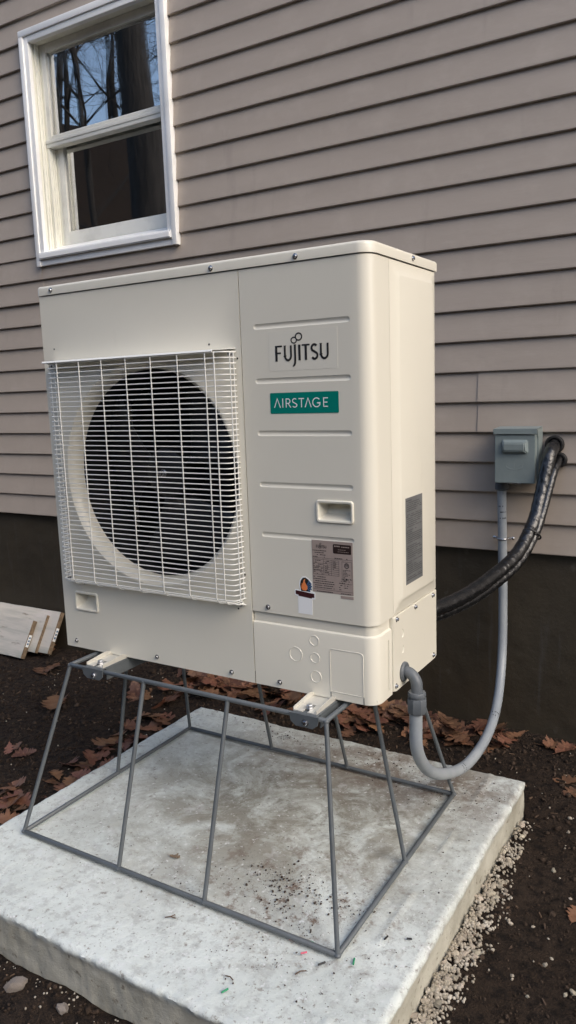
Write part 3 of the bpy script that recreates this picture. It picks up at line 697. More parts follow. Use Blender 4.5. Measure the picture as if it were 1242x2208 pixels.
va = [bm.verts.new((x0a, y, z)) for y, z in pr]; vb = [bm.verts.new((x1a+(0.035 if y > -0.02 else 0), y, z)) for y, z in pr]
bm.faces.new(va); bm.faces.new(vb[::-1])
for i in range(6): bm.faces.new((va[i], vb[i], vb[(i+1) % 6], va[(i+1) % 6]))
link('hood', finish(bm, 'hood', 'wirewhite', 30), grille)
for x, z in ((-0.3455, 0.767), (-0.346, 0.191), (-0.915, 0.765), (-0.915, 0.2)):
    bm = bmesh.new(); lathe(bm, [(0.0085, -0.0005), (0.0085, 0.0005), (0.004, 0.0005)], 16, 'Y'); link('tab', finish(bm, 'tab', 'wirewhite', 40), grille, (x, 0, z))
# feet: pale bent channels under the base, slotted, bolted to the stand's channels
for cx in (-0.756, -0.131):
    bm = bmesh.new(); w = 0.029; y0, y1 = -0.085, UD+0.055; zb = -0.0032
    for a, b in ((cx-w, cx-0.006), (cx+0.006, cx+w)): box(bm, a, b, y0, y0+0.0395, zb, zb+0.002)
    box(bm, cx-w, cx+w, y0+0.04, y1, zb, zb+0.002)
    for s in (-1, 1):
        t = bmesh.new(); xx = cx+s*w; pts = [(y0, zb+0.0021), (y0, zb+0.008), (y0+0.07, zb+0.015), (y0+0.09, zb+0.0085), (y1-0.09, zb+0.0085), (y1-0.07, zb+0.015), (y1, zb+0.008), (y1, zb+0.0021)]
        va = [t.verts.new((xx, y, z)) for y, z in pts]; vb = [t.verts.new((xx-s*0.002, y, z)) for y, z in pts]
        t.faces.new(va); t.faces.new(vb[::-1])
        for i in range(8): t.faces.new((va[i], vb[i], vb[(i+1) % 8], va[(i+1) % 8]))
        bmesh.ops.recalc_face_normals(t, faces=t.faces); merge(bm, t)
    ft = link('foot', finish(bm, 'foot', 'foot', 30), unit)
    bm = bmesh.new(); lathe(bm, [(0.0105, 0), (0.0105, 0.002), (0.0075, 0.0022), (0.0075, 0.0075), (0.0062, 0.0088), (0, 0.0088)], 6, 'Z'); link('hex_bolt', finish(bm, 'hex_bolt', 'zinc', 30), ft, (cx, y0+0.021, zb+0.002))

# ---- stroke lettering and labels
LAY = [0]
def ribbon(bm, pts, w, y, P, axis='F'):
    """flat stroke; pts may carry own width as third value"""
    LAY[0] = (LAY[0]+1) % 9; y = y-0.00004*LAY[0]
    Q = [Vector((p[0], p[1])) for p in pts]; n = len(Q); closed = (Q[0]-Q[-1]).length < 1e-9; rows = []
    for i in range(n):
        a = Q[i-1] if i else (Q[-2] if closed else Q[0]); b = Q[i+1] if i < n-1 else (Q[1] if closed else Q[-1])
        t = (b-a).normalized(); nn = Vector((-t.y, t.x)); ww = (pts[i][2] if len(pts[i]) > 2 else w)/2
        # mitre
        if 0 < i < n-1:
            t1 = (Q[i]-Q[i-1]).normalized(); n1 = Vector((-t1.y, t1.x)); ww = ww/max(0.55, nn.dot(n1))
        rows.append((P(Q[i]-nn*ww, y), P(Q[i]+nn*ww, y)))
    vr = [[bm.verts.new(c) for c in rw] for rw in rows]
    for i in range(n-1):
        f = bm.faces.new((vr[i][0], vr[i+1][0], vr[i+1][1], vr[i][1]))
def arcp(cx, cz, rx, rz, a0, a1, n=12, w=None):
    o = []
    for i in range(n+1):
        a = R(a0+(a1-a0)*i/n); p = (cx+rx*math.cos(a), cz+rz*math.sin(a)); o.append(p if w is None else (*p, w))
    return o
def maker_logo(x0, z0, width, name, m, swirl=True, y=-0.0006):
    s = width/133.0; bm = bmesh.new(); P = lambda q, yy: (x0+q.x*s, yy, z0+q.y*s)
    k, t = 5.6, 3.4     # thick stems, thin bars
    S = lambda pts, w: ribbon(bm, pts, w, y, P)
    S([(3.5, 0), (3.5, 32.5)], k); S([(1, 31.2), (18.5, 31.2)], t); S([(4, 17.0), (15, 17.0)], t); S([(0.6, 0.7), (6.6, 0.7)], 1.3)                       # F
    S([(25, 32), (25, 11)]+arcp(32.5, 11, 7.5, 9.6, 180, 360, 10)+[(40, 32)], 4.6); S([(22, 31.6), (28.6, 31.6)], 1.3)                                      # U
    S([(50, 33), (50, 0)]+[(49.5, -5), (47.5, -9), (43.5, -12.2, 2.2)], 4.8); S([(47, 32.5), (53, 32.5)], 1.2)                                                # J
    S([(60.5, 0), (60.5, 32)], k); S([(57.5, 31.6), (63.5, 31.6)], 1.3); S([(57.5, 0.6), (63.5, 0.6)], 1.3)                                                    # I
    S([(76, 0), (76, 31)], k); S([(66.5, 30.9), (85.5, 30.9)], t); S([(73, 0.6), (79, 0.6)], 1.3)                                                              # T
    S(arcp(96.5, 23.5, 6.6, 7.2, 35, 180, 9)+[(91.5, 19.0), (96.5, 16.4), (102.3, 12.6)]+arcp(97, 8.6, 6.6, 7.2, 10, -150, 9), 4.6)                              # S
    S([(112, 32), (112, 11)]+arcp(120, 11, 8, 9.6, 180, 360, 10)+[(128, 32)], 4.6); S([(109, 31.6), (115, 31.6)], 1.3)                                          # U
    if swirl:
        S(arcp(47.6, 42.0, 6.6, 6.0, 30, 390, 22), 2.6); S(arcp(59.4, 48.6, 7.6, 7.2, 215, 575, 24), 2.9)
    return link(name, finish(bm, name, m, None), unit)
def plate(name, m, x0, x1, z0, z1, r_, y0=0.0002, y1=-0.0004, parent=None, n=4):
    bm = bmesh.new(); lo, hi = [], []
    for cx, cz, a0 in ((x1-r_, z1-r_, 0), (x0+r_, z1-r_, 90), (x0+r_, z0+r_, 180), (x1-r_, z0+r_, 270)):
        for i in range(n+1):
            a = R(a0+90*i/n); c = (cx+r_*math.cos(a), cz+r_*math.sin(a)); lo.append(bm.verts.new((c[0], y0, c[1]))); hi.append(bm.verts.new((c[0], y1, c[1])))
    bm.faces.new(hi)
    for i in range(len(lo)): bm.faces.new((lo[i], lo[(i+1) % len(lo)], hi[(i+1) % len(lo)], hi[i]))
    return link(name, finish(bm, name, m, None), parent or unit)
plate('logo_decal', 'decal', -0.2425, -0.0752, 0.723, 0.8055, 0.001, y1=-0.00025)
maker_logo(-0.2265, 0.743, 0.134, 'maker_lettering', 'ink')
gp = plate('name_badge', 'green', -0.2432, -0.0752, 0.6318, 0.6765, 0.0025, y1=-0.0006)
bm = bmesh.new(); P = lambda q, yy: (-0.2325+q.x*0.001, yy, 0.6445+q.y*0.001)
S = lambda pts, w=2.1: ribbon(bm, pts, w, -0.0008, P)
H = 19.5
S([(0, 0), (7.6, H), (15.2, 0)])                                                            # A without bar
S([(21.5, 0), (21.5, H)])                                                                    # I
S([(30, 0), (30, H)]); S([(30, H-1), (35, H-1)]+arcp(35, H-5.8, 4.8, 4.8, 90, -90, 9)+[(30, H-10.6)]); S([(35, H-10.6), (41.5, 0)])   # R
S(arcp(51.5, H-5.3, 5.2, 4.6, 40, 180, 9)+[(47.4, H-8.2), (51.5, 9.4), (55.6, 7.2)]+arcp(51.5, 5.2, 5.4, 4.6, 20, -150, 9))          # S
S([(61.5, H-1), (75, H-1)]); S([(68.2, 0), (68.2, H)])                                        # T
S([(77, 0), (84.4, H), (91.8, 0)])                                                            # A without bar
S(arcp(105, H/2, 9.2, 9.2, 42, 330, 20)+[(113.4, 8.6), (106, 8.6)])                            # G
S([(122, 0), (122, H)]); S([(122, H-1), (132.5, H-1)]); S([(122, H/2), (131, H/2)]); S([(122, 1), (132.5, 1)])                        # E
bm.verts.ensure_lookup_table(); link('badge_lettering', finish(bm, 'badge_lettering', 'white', None), gp)
# rating plate
NX0, NX1, NZ0, NZ1 = -0.150, -0.0505, 0.2425, 0.3585
rp = plate('rating_plate', 'plate', NX0, NX1, NZ0, NZ1, 0.0006, y1=-0.0005)
plate('rating_plate_tab', 'plate', NX1-0.031, NX1, NZ0-0.0088, NZ0-0.0022, 0.0004, y1=-0.0005)
maker_logo(NX0+0.011, NZ1-0.0168, 0.026, 'maker_lettering', 'ink', True, -0.0008)
plate('refrigerant_badge', 'platedark', NX1-0.047, NX1-0.0035, NZ1-0.0265, NZ1-0.006, 0.0025, y1=-0.0008, parent=rp)
def print_rows(bm, rows, y, axis='F', seed=3):
    rd = random.Random(seed)
    for xa, xb, z, h, fill in rows:
        x = xa
        while x < xb-0.002:
            w = min(rd.uniform(0.0016, 0.0052), xb-x)
            if rd.random() < fill:
                c = [(x, z), (x+w, z), (x+w, z+h), (x, z+h)]
                bm.faces.new([bm.verts.new((a, y, b) if axis == 'F' else (0.0076-y, a, b)) for a, b in c])
            x += w+0.0009
bm = bmesh.new(); rows = []
for i in range(4): rows.append((NX0+0.002, NX0+0.036-0.004*(i % 2), NZ1-0.0235-i*0.0046, 0.0014, 0.85))
rows.append((NX0+0.05, NX1-0.012, NZ1-0.0375, 0.0014, 0.7))
for i in range(8): rows += [(NX0+0.003, NX0+0.026, NZ1-0.0455-i*0.0042, 0.0012, 0.5), (NX0+0.032, NX0+0.042, NZ1-0.0455-i*0.0042, 0.0012, 0.6), (NX0+0.051, NX0+0.061, NZ1-0.0455-i*0.0042, 0.0012, 0.6)]
for i in range(6): rows += [(NX0+0.002, NX0+0.034+0.02*(i > 1), NZ1-0.082-i*0.0048, 0.0015, 0.85), (NX1-0.034, NX1-0.004, NZ1-0.082-i*0.0048, 0.0014, 0.55)]
rows += [(NX0+0.01, NX0+0.05, NZ0+0.0015, 0.0016, 0.9), (NX1-0.03, NX1-0.006, NZ0+0.0015, 0.0014, 0.9)]
for i in range(9): rows.append((NX1-0.0235, NX1-0.006-0.004*(i % 3), NZ1-0.062-i*0.0031, 0.0010, 0.8))
print_rows(bm, rows, -0.00085)
def hl(x0, x1, z, w=0.0005): bm.faces.new([bm.verts.new((a, -0.00078, b)) for a, b in ((x0, z), (x1, z), (x1, z+w), (x0, z+w))])
def vl(x, z0, z1, w=0.0005): bm.faces.new([bm.verts.new((a, -0.00074, b)) for a, b in ((x, z0), (x+w, z0), (x+w, z1), (x, z1))])
hl(NX0+0.001, NX1-0.001, NZ1-0.0392); hl(NX0+0.001, NX1-0.001, NZ0+0.0065)
for i in range(9): hl(NX0+(0.003 if i % 2 == 0 else 0.028), NX0+0.066, NZ1-0.0425-i*0.0042)
for x in (0.003, 0.028, 0.047, 0.0655): vl(NX0+x, NZ1-0.0425-8*0.0042, NZ1-0.0425)
for x in (NX1-0.0265, NX1-0.003): vl(x, NZ1-0.092, NZ1-0.043)
for z in (NZ1-0.092, NZ1-0.0435): hl(NX1-0.0265, NX1-0.003, z)
ribbon(bm, arcp(NX1-0.0148, NZ1-0.0515, 0.0052, 0.0052, 0, 360, 20), 0.0012, -0.0009, lambda q, yy: (q.x, yy, q.y))
for dx in (-0.0026, 0.0004, 0.0024): ribbon(bm, [(NX1-0.0148+dx, NZ1-0.0540), (NX1-0.0148+dx, NZ1-0.0488)], 0.0009, -0.0009, lambda q, yy: (q.x, yy, q.y))
ribbon(bm, [(NX1-0.0180, NZ1-0.0490), (NX1-0.0118, NZ1-0.0490)], 0.0009, -0.0009, lambda q, yy: (q.x, yy, q.y))
link('rating_print', finish(bm, 'rating_print', 'ink', None), rp)
bm = bmesh.new(); print_rows(bm, [(NX1-0.044, NX1-0.029, NZ1-0.0115, 0.0026, 1.0), (NX1-0.027, NX1-0.006, NZ1-0.0122, 0.002, 0.8), (NX1-0.044, NX1-0.007, NZ1-0.018, 0.0009, 0.6), (NX1-0.044, NX1-0.007, NZ1-0.0225, 0.0009, 0.6)], -0.00095)
link('badge_print', finish(bm, 'badge_print', 'plate', None), rp)
# warning label on the raised side field
LY0, LY1, LZA, LZB = 0.148, 0.248, 0.2365, 0.4345
bm = bmesh.new(); box(bm, 0.0070, 0.0080, LY0, LY1, LZA, LZB); wl = link('warning_label', finish(bm, 'warning_label', 'sidelabel'), unit)
bm = bmesh.new(); rows = []; z = LZB-0.008; rd = random.Random(5); i = 0
while z > LZA+0.006:
    if i % 7 == 6: z -= 0.004
    rows.append((LY0+0.004+(0.004 if i % 7 else 0), LY1-0.005-rd.choice((0, 0, 0.01, 0.03, 0.06 if i % 7 in (0, 5) else 0)), z, 0.0024 if i % 7 == 0 else 0.0019, 0.9)); z -= 0.0046; i += 1
print_rows(bm, rows, -0.0006, 'S', 9); link('warning_print', finish(bm, 'warning_print', 'labelink', None), wl)
# installer's sticker: flame and fan emblem over a dark banner on a white ground
def flat(name, m, pts, y, parent):
    bm = bmesh.new(); f = bm.faces.new([bm.verts.new((x, y, z)) for x, z in pts]); bmesh.ops.triangulate(bm, faces=[f]); return link(name, finish(bm, name, m, None), parent)
SX, SZ = -0.1705, 0.232
ol = [(SX+0.001*a, SZ+0.001*b) for a, b in ((-19, -44), (17.5, -44), (18, -9), (25, -8), (26, 4), (25, 8), (14, 11), (19, 20), (17, 31), (10, 38), (2, 42), (-6, 41), (-13, 33), (-15, 22), (-13, 14), (-12, 10), (-25, 11), (-27, 8), (-27, 0), (-25, -3), (-18.5, -5))]
bm = bmesh.new(); f = bm.faces.new([bm.verts.new((x, -0.0004, z)) for x, z in ol]); r_ = bmesh.ops.extrude_face_region(bm, geom=[f]); bmesh.ops.translate(bm, vec=(0, 0.0005, 0), verts=[v for v in r_['geom'] if isinstance(v, bmesh.types.BMVert)])
stk = link('installer_sticker', finish(bm, 'installer_sticker', 'white', None), unit)
flat('emblem_ground', 'ink', [(SX+0.001*a, SZ+0.001*b) for a, b in ((-10, 8), (11.5, 8), (16, 19), (15, 29), (9, 35.5), (2, 39.5), (-5, 38.5), (-10.5, 31), (-12.5, 22), (-11, 14))], -0.0005, stk)
flat('banner', 'maroon', [(SX+0.001*a, SZ+0.001*b) for a, b in ((-24.5, 8.5), (23.5, 4.5), (23.5, -4.5), (16.5, -5), (16, -7), (-17, -4), (-17, -1.5), (-24.5, -0.5))], -0.0006, stk)
for k in range(5):
    a0, a1 = 62-k*26, 62-k*26-17
    flat('fan_ray', 'blue', [(SX+0.001*(3+q*math.cos(R(a))), SZ+0.001*(20+q*math.sin(R(a)))) for q, a in ((3.5, a0), (15, a0), (15.6, (a0+a1)/2), (15, a1), (3.5, a1))], -0.0006, stk)
flat('flame', 'orange', [(SX+0.001*a, SZ+0.001*b) for a, b in ((2, 9.5), (6.5, 14), (6.5, 20), (3, 25), (0.5, 30), (1.5, 37), (-3, 33), (-5, 27), (-4.5, 24), (-8, 27), (-7, 21), (-10.5, 22), (-9.5, 15), (-6, 10.5))], -0.0007, stk)

# ================================================================== DISCONNECT BOX on the wall
dbox = tag(empty('disconnect_box', (0.003, YW-0.0, 0.80), WR), 'small grey metal electrical disconnect box fixed on siding', 'electrical box')
def dprism(name, pts, x0, x1, m='boxgrey', bev=0.002, parent=dbox):
    bm = bmesh.new(); va = [bm.verts.new((x0, y, z)) for y, z in pts]; vb = [bm.verts.new((x1, y, z)) for y, z in pts]; n = len(pts)
    bm.faces.new(va); bm.faces.new(vb[::-1])
    for i in range(n): bm.faces.new((va[i], vb[i], vb[(i+1) % n], va[(i+1) % n]))
    bmesh.ops.recalc_face_normals(bm, faces=bm.faces)
    if bev: bmesh.ops.bevel(bm, geom=bm.edges[:], offset=bev, segments=2, affect='EDGES')
    return link(name, finish(bm, name, m, 35), parent)
dprism('back_case', [(-0.001, 0.014), (-0.001, 0.188), (-0.080, 0.184), (-0.062, 0.150), (-0.056, 0.014)], -0.066, 0.066)
dprism('hood', [(-0.012, 0.1885), (-0.012, 0.190), (-0.094, 0.1865), (-0.094, 0.169), (-0.0925, 0.169), (-0.0925, 0.185)], -0.070, 0.068, bev=0.0005)
cov = dprism('cover', [(-0.058, 0.010), (-0.058, 0.166), (-0.0895, 0.1675), (-0.0875, 0.010)], -0.0665, 0.062)
bm = bmesh.new()      # raised field pressed into the cover
lo = [(-0.045, 0.105), (0.042, 0.105), (0.042, 0.153), (-0.045, 0.153)]; hi = [(-0.036, 0.116), (0.032, 0.116), (0.032, 0.141), (-0.036, 0.141)]
va = [bm.verts.new((x, -0.0875, z)) for x, z in lo]; vb = [bm.verts.new((x, -0.1035, z)) for x, z in hi]; bm.faces.new(vb)
for i in range(4): bm.faces.new((va[i], va[(i+1) % 4], vb[(i+1) % 4], vb[i]))
bmesh.ops.recalc_face_normals(bm, faces=bm.faces); bmesh.ops.bevel(bm, geom=[e for e in bm.edges if any(v.co.y < -0.1 for v in e.verts)], offset=0.003, segments=2, affect='EDGES')
link('cover_boss', finish(bm, 'cover_boss', 'boxgrey', 40), cov)
bm = bmesh.new()      # faint embossed mark
tube(bm, [(-0.002+0.026*math.cos(R(a)), -0.0875, 0.066+0.011*math.sin(R(a))) for a in range(150, 395, 12)], 0.0016, 6); tube(bm, [(-0.004, -0.0876, 0.060), (-0.004, -0.0876, 0.082)], 0.0014, 6); tube(bm, [(0.006, -0.0876, 0.066), (0.018, -0.0876, 0.072)], 0.0014, 6)
link('embossed_mark', finish(bm, 'embossed_mark', 'boxgrey', 60), cov)
boxobj('hasp', 'chrome', dbox, -0.022, 0.018, -0.091, -0.089, 0.0085, 0.0125, 0.0005)
bm = bmesh.new(); lathe(bm, [(0.0, 0.013), (0.022, 0.013), (0.022, 0.0), (0.0235, -0.001), (0.0235, -0.018), (0.0165, -0.022), (0, -0.022)], 20, 'Z', (-0.058, -0.026, 0.0)); link('hub_fitting', finish(bm, 'hub_fitting', 'fitting', 40), dbox)

# ================================================================== FLEXIBLE CONDUIT
con = tag(empty('electrical_conduit', (0.0, 0.9, 0.05)), 'grey flexible conduit looping from heat pump side up to disconnect box', 'conduit')
co = Vector((0.0, 0.9, 0.05))
cpts = [(0.0345, 0.342, 0.425), (0.031, 0.345, 0.370), (0.026, 0.365, 0.29), (0.012, 0.47, 0.190), (0.004, 0.62, 0.108), (0.003, 0.80, 0.054), (-0.003, 1.0, 0.049), (-0.020, 1.17, 0.088), (-0.038, 1.285, 0.203), (-0.047, 1.324, 0.388), (-0.052, 1.328, 0.60), (-0.056, 1.328, 0.784)]
sp = smooth_path(cpts, 10)
tubeobj('hose', 'pvc', con, [p-co for p in sp], 0.0150, 16)
epts = [(UX+0.004, 0.3505, 0.4865), (UX+0.014, 0.350, 0.4860), (UX+0.026, 0.3485, 0.480), (UX+0.035, 0.346, 0.468), (UX+0.0375, 0.344, 0.452), (UX+0.0375, 0.343, 0.440)]
tubeobj('elbow', 'fitting', con, [p-co for p in smooth_path(epts, 5)], 0.0135, 16)
bm = bmesh.new(); lathe(bm, [(0, 0.0), (0.0225, 0.0), (0.0225, 0.004), (0.020, 0.0065), (0, 0.0065)], 24, 'X'); link('flange', finish(bm, 'flange', 'fitting', 40), con, Vector((UX+0.0024, 0.3505, 0.4865))-co)
bm = bmesh.new(); lathe(bm, [(0, 0.0), (0.019, 0.0), (0.0205, -0.003), (0.0205, -0.009), (0.018, -0.010), (0.018, -0.016), (0, -0.016)], 20, 'Z'); link('coupling_collar', finish(bm, 'coupling_collar', 'fitting', 35), con, Vector((UX+0.0375, 0.343, 0.446))-co)
bm = bmesh.new(); lathe(bm, [(0, 0.0), (0.0215, 0.0), (0.0228, -0.003), (0.0228, -0.030), (0.0195, -0.036), (0, -0.036)], 8, 'Z'); link('compression_nut', finish(bm, 'compression_nut', 'fitting', 30), con, Vector((UX+0.0375, 0.343, 0.4315))-co)
bm = bmesh.new()
tube(bm, [(-0.036, 0.019, 0), (-0.020, 0.012, 0)]+[(0.0165*math.cos(R(a)), 0.0165*math.sin(R(a)), 0) for a in range(150, 395, 15)]+[(0.020, 0.012, 0), (0.036, 0.019, 0)], 0.0036, 8)
link('strap', finish(bm, 'strap', 'chrome', 50), con, Vector((-0.052, 1.328, 0.613))-co)
for s in (-1, 1):
    bm = bmesh.new(); lathe(bm, [(0.0055, 0), (0.0055, 0.004), (0.003, 0.006), (0, 0.006)], 10, 'Y'); link('strap_screw', finish(bm, 'strap_screw', 'chrome', 35), con, Vector((-0.052+s*0.031, 1.345, 0.613))-co)
# printing on the hose: short dark bands of characters
bm = bmesh.new(); rd = random.Random(2)
for i0, nrow in ((104, 3), (66, 2), (46, 2)):
    for rr_ in range(nrow):
        p = sp[min(i0+rr_, len(sp)-2)]; t = (sp[min(i0+rr_+1, len(sp)-1)]-p).normalized()
        view = Vector((0.6, -1.2, 0.6)); view = (view-t*view.dot(t)).normalized(); sd_ = t.cross(view)
        for k in range(7):
            a = R(-48+k*15+rd.uniform(-3, 3)); nrm = view*math.cos(a)+sd_*math.sin(a); q = p-co+nrm*0.01525; tt = sd_*math.cos(a)-view*math.sin(a)
            if rd.random() < 0.7: bm.faces.new([bm.verts.new(q+tt*u+t*w) for u, w in ((-0.0012, -0.0024), (0.0012, -0.0024), (0.0012, 0.0024), (-0.0012, 0.0024))])
link('hose_print', finish(bm, 'hose_print', 'ink', None), con)

# ================================================================== REFRIGERANT LINES
lines = tag(empty('refrigerant_lines', (0.10, 1.35, 0.9)), 'two black wrapped refrigerant pipes curving from siding to back of heat pump', 'pipes')
lo_ = Vector((0.10, 1.35, 0.9))
pA = [(0.108, 1.40, 0.938), (0.1075, 1.35, 0.930), (0.106, 1.285, 0.895), (0.095, 1.24, 0.79), (0.084, 1.18, 0.694), (0.060, 1.08, 0.615), (0.022, 0.95, 0.570), (-0.010, 0.80, 0.548), (-0.045, 0.66, 0.544), (-0.085, 0.57, 0.548)]
pB = [(0.122, 1.40, 0.888), (0.123, 1.34, 0.880), (0.121, 1.275, 0.845), (0.110, 1.226, 0.760), (0.096, 1.170, 0.672), (0.070, 1.075, 0.594), (0.030, 0.95, 0.548), (-0.006, 0.80, 0.527), (-0.045, 0.66, 0.523), (-0.085, 0.57, 0.528)]
def wrapw(seed, n): 
    return lambda i, k: 1+0.018*math.sin(i*0.93+seed+0.7*k)+0.06*noise.noise(Vector((i*0.6, k*0.8, seed)))+0.03*noise.noise(Vector((i*1.9, k*0.5, seed+4)))
sa, sb = smooth_path(pA, 22), smooth_path(pB, 22)
tubeobj('insulated_pipe', 'tape', lines, [p-lo_ for p in sa], 0.0210, 20, wrapw(1.0, 0))
tubeobj('insulated_pipe', 'tape', lines, [p-lo_ for p in sb], 0.0140, 18, wrapw(5.0, 0))
mid = (sa[92]+sb[92])/2; td = (sa[94]-sa[90]).normalized()
ax = (sb[92]-sa[92]); ax = (ax-td*ax.dot(td)); hl_ = ax.length/2; ax.normalize(); bx_ = td.cross(ax)
bm = bmesh.new(); tube(bm, [mid-lo_+ax*(hl_+0.0195)*math.cos(R(a))+bx_*0.0225*math.sin(R(a)) for a in range(0, 375, 15)], 0.003, 6); link('cable_tie', finish(bm, 'cable_tie', 'rubber', 60), lines)
for c, r_ in (((0.1075, 1.356, 0.930), 0.030), ((0.123, 1.356, 0.880), 0.025)):
    bm = bmesh.new(); lathe(bm, [(r_, 0.0), (r_, 0.012), (r_-0.003, 0.016), (r_-0.008, 0.016), (r_-0.008, 0.0)], 24, 'Y'); link('wall_sleeve', finish(bm, 'wall_sleeve', 'rubber', 40), lines, Vector(c)-lo_)

# ================================================================== PLANKS leaning on the foundation
def plank(x1, length, yb, zb, yt, zt, th, label, tagx=True, skew=0.0):
    vdir = Vector((0, yt-yb, zt-zb)); wd_ = vdir.length; vdir.normalize(); nrm = Vector((0, -vdir.z, vdir.y))   # nrm faces the yard
    o = empty('plank', (x1-length/2, yb, zb), skew); tag(o, label, 'plank', 'weathered planks leaning on the foundation')
    bm = bmesh.new(); n = 26
    def q(x, v, t_): 
        w = 0.0025*fbm((x*3, v*9, x1), 2); return Vector((x-(x1-length/2), 0, 0))+vdir*(v+(0.004*fbm((x*4, v*30, 2), 3) if v in (0, wd_) else 0))+nrm*(t_+w)
    rowsf = [[bm.verts.new(q(x1-length+length*i/n, v, th)) for i in range(n+1)] for v in (0, wd_*0.25, wd_*0.5, wd_*0.75, wd_)]
    rowsb = [[bm.verts.new(q(x1-length+length*i/n, v, 0)) for i in range(n+1)] for v in (0, wd_)]
    for a, b in zip(rowsf, rowsf[1:]):
        for i in range(n): bm.faces.new((a[i], a[i+1], b[i+1], b[i]))
    for i in range(n):
        bm.faces.new((rowsb[0][i], rowsb[0][i+1], rowsf[0][i+1], rowsf[0][i])); bm.faces.new((rowsf[-1][i], rowsf[-1][i+1], rowsb[1][i+1], rowsb[1][i])); bm.faces.new((rowsb[1][i], rowsb[1][i+1], rowsb[0][i+1], rowsb[0][i]))
    link('board', finish(bm, 'board', 'plankface', 40), o)
    for e, s in ((n, 1), (0, -1)):     # sawn ends
        bm = bmesh.new()
        r_ = [rowsf_co[e] for rowsf_co in [[v for v in row] for row in ENDS(q, x1, length, wd_, th, n)]]
        bm.faces.new([bm.verts.new(c+Vector((s*0.0008, 0, 0))) for c in r_])
        link('sawn_end', finish(bm, 'sawn_end', 'plankend', None), o)
    if tagx:
        c = [q(x1, wd_*0.30, th*0.15), q(x1, wd_*0.62, th*0.15), q(x1, wd_*0.62, th*0.85), q(x1, wd_*0.30, th*0.85)]
        bm = bmesh.new(); bm.faces.new([bm.verts.new(p_+Vector((0.0022, 0, 0))) for p_ in c]); link('paper_tag', finish(bm, 'paper_tag', 'white', None), o)
        bm = bmesh.new()
        for k in range(3):
            a, b = wd_*(0.36+0.08*k), wd_*(0.36+0.08*k+0.045)
            bm.faces.new([bm.verts.new(q(x1, v, th*w)+Vector((0.0030, 0, 0))) for v, w in ((a, 0.3), (b, 0.3), (b, 0.7), (a, 0.7))])
        link('tag_print', finish(bm, 'tag_print', 'blue', None), o)
def ENDS(q, x1, length, wd_, th, n):
    rows = []
    for v, t_ in ((0, 0), (0, th), (wd_*0.25, th), (wd_*0.5, th), (wd_*0.75, th), (wd_, th), (wd_, 0)):
        r_ = [None]*(n+1); r_[n] = q(x1, v, t_); r_[0] = q(x1-length, v, t_); rows.append(r_)
    return rows
plank(-2.245, 1.5, 1.238, -0.112, 1.343, 0.070, 0.026, 'weathered pale plank resting directly against the foundation wall', True)
plank(-2.312, 1.4, 1.209, -0.106, 1.304, 0.058, 0.018, 'pale weathered plank sandwiched between two other leaning planks', False, 0.003)
plank(-2.358, 1.3, 1.170, -0.130, 1.265, 0.035, 0.026, 'outermost leaning plank with a paper tag on its sawn end', True, -0.003)

# ================================================================== SMALL THINGS ON THE GROUND
def scatter_mesh(name, pts, scales, m, flat_=(1, 1, 1), sub=0, jit=0.28, variants=6):
    """many small lumps in one mesh"""
    bmv = []
    for k in range(variants):
        bm = bmesh.new(); bmesh.ops.create_icosphere(bm, subdivisions=1+sub, radius=1.0)
        rd = random.Random(k+11)
        for v in bm.verts: v.co *= 1+jit*(rd.random()-0.5)*2
        bmv.append((np.array([v.co[:] for v in bm.verts]), np.array([[v.index for v in f.verts] for f in bm.faces]))); bm.free()
    V, Fc, off = [], [], 0
    for i, (p, s) in enumerate(zip(pts, scales)):
        v, f = bmv[i % variants]
        q = rng.normal(size=4); q /= np.linalg.norm(q); w, x, y, z = q
        Rm = np.array([[1-2*(y*y+z*z), 2*(x*y-z*w), 2*(x*z+y*w)], [2*(x*y+z*w), 1-2*(x*x+z*z), 2*(y*z-x*w)], [2*(x*z-y*w), 2*(y*z+x*w), 1-2*(x*x+y*y)]])
        st = np.array([1, rng.uniform(0.6, 1), rng.uniform(0.5, 0.9)])
        vv_ = ((v*st)@Rm.T)*np.array(flat_)*s+np.array(p); V.append(vv_); Fc.append(f+off); off += len(v)
    V = np.concatenate(V); Fc = np.concatenate(Fc)
    me = bpy.data.meshes.new(name); me.vertices.add(len(V)); me.vertices.foreach_set('co', V.ravel().astype(np.float32))
    me.loops.add(Fc.size); me.loops.foreach_set('vertex_index', Fc.ravel().astype(np.int32)); me.polygons.add(len(Fc))
    me.polygons.foreach_set('loop_start', np.arange(0, Fc.size, 3, dtype=np.int32)); me.update(calc_edges=True); me.validate()
    me.materials.append(M[m]); return me
def offpad(x, y, g=0.008): return x < PX0-g or x > PX1+g or y < PY0-g or y > PY1+g
pts, sc = [], []
while len(pts) < 15000:
    x, y = rng.uniform(-2.9, 0.75), rng.uniform(-0.62, 1.36)
    if not offpad(x, y) or (y > 1.10 and x < -2.2): continue
    dcam = math.hypot(x-0.66, y+1.2); s = min(0.010, rng.lognormal(-5.9, 0.45))*(0.6+0.28*dcam)
    if rng.random() > 0.35+0.4*(0.5+0.5*fbm((x*3, y*3, 2), 2)): continue
    pts.append((x, y, ground_h(x, y)+s*0.3)); sc.append(s)
for i in range(700):        # clods and stone chips in the trampled soil before the slab
    x, y = rng.uniform(-1.3, -0.2), rng.uniform(-0.62, PY0-0.01); s = 0.002+0.009*rng.random()**3; pts.append((x, y, ground_h(x, y)+s*0.3)); sc.append(s)
tag(link('soil_crumbs', scatter_mesh('soil_crumbs', pts, sc, 'crumb')), 'loose dark soil crumbs strewn over the bare ground', 'soil', kind='stuff')
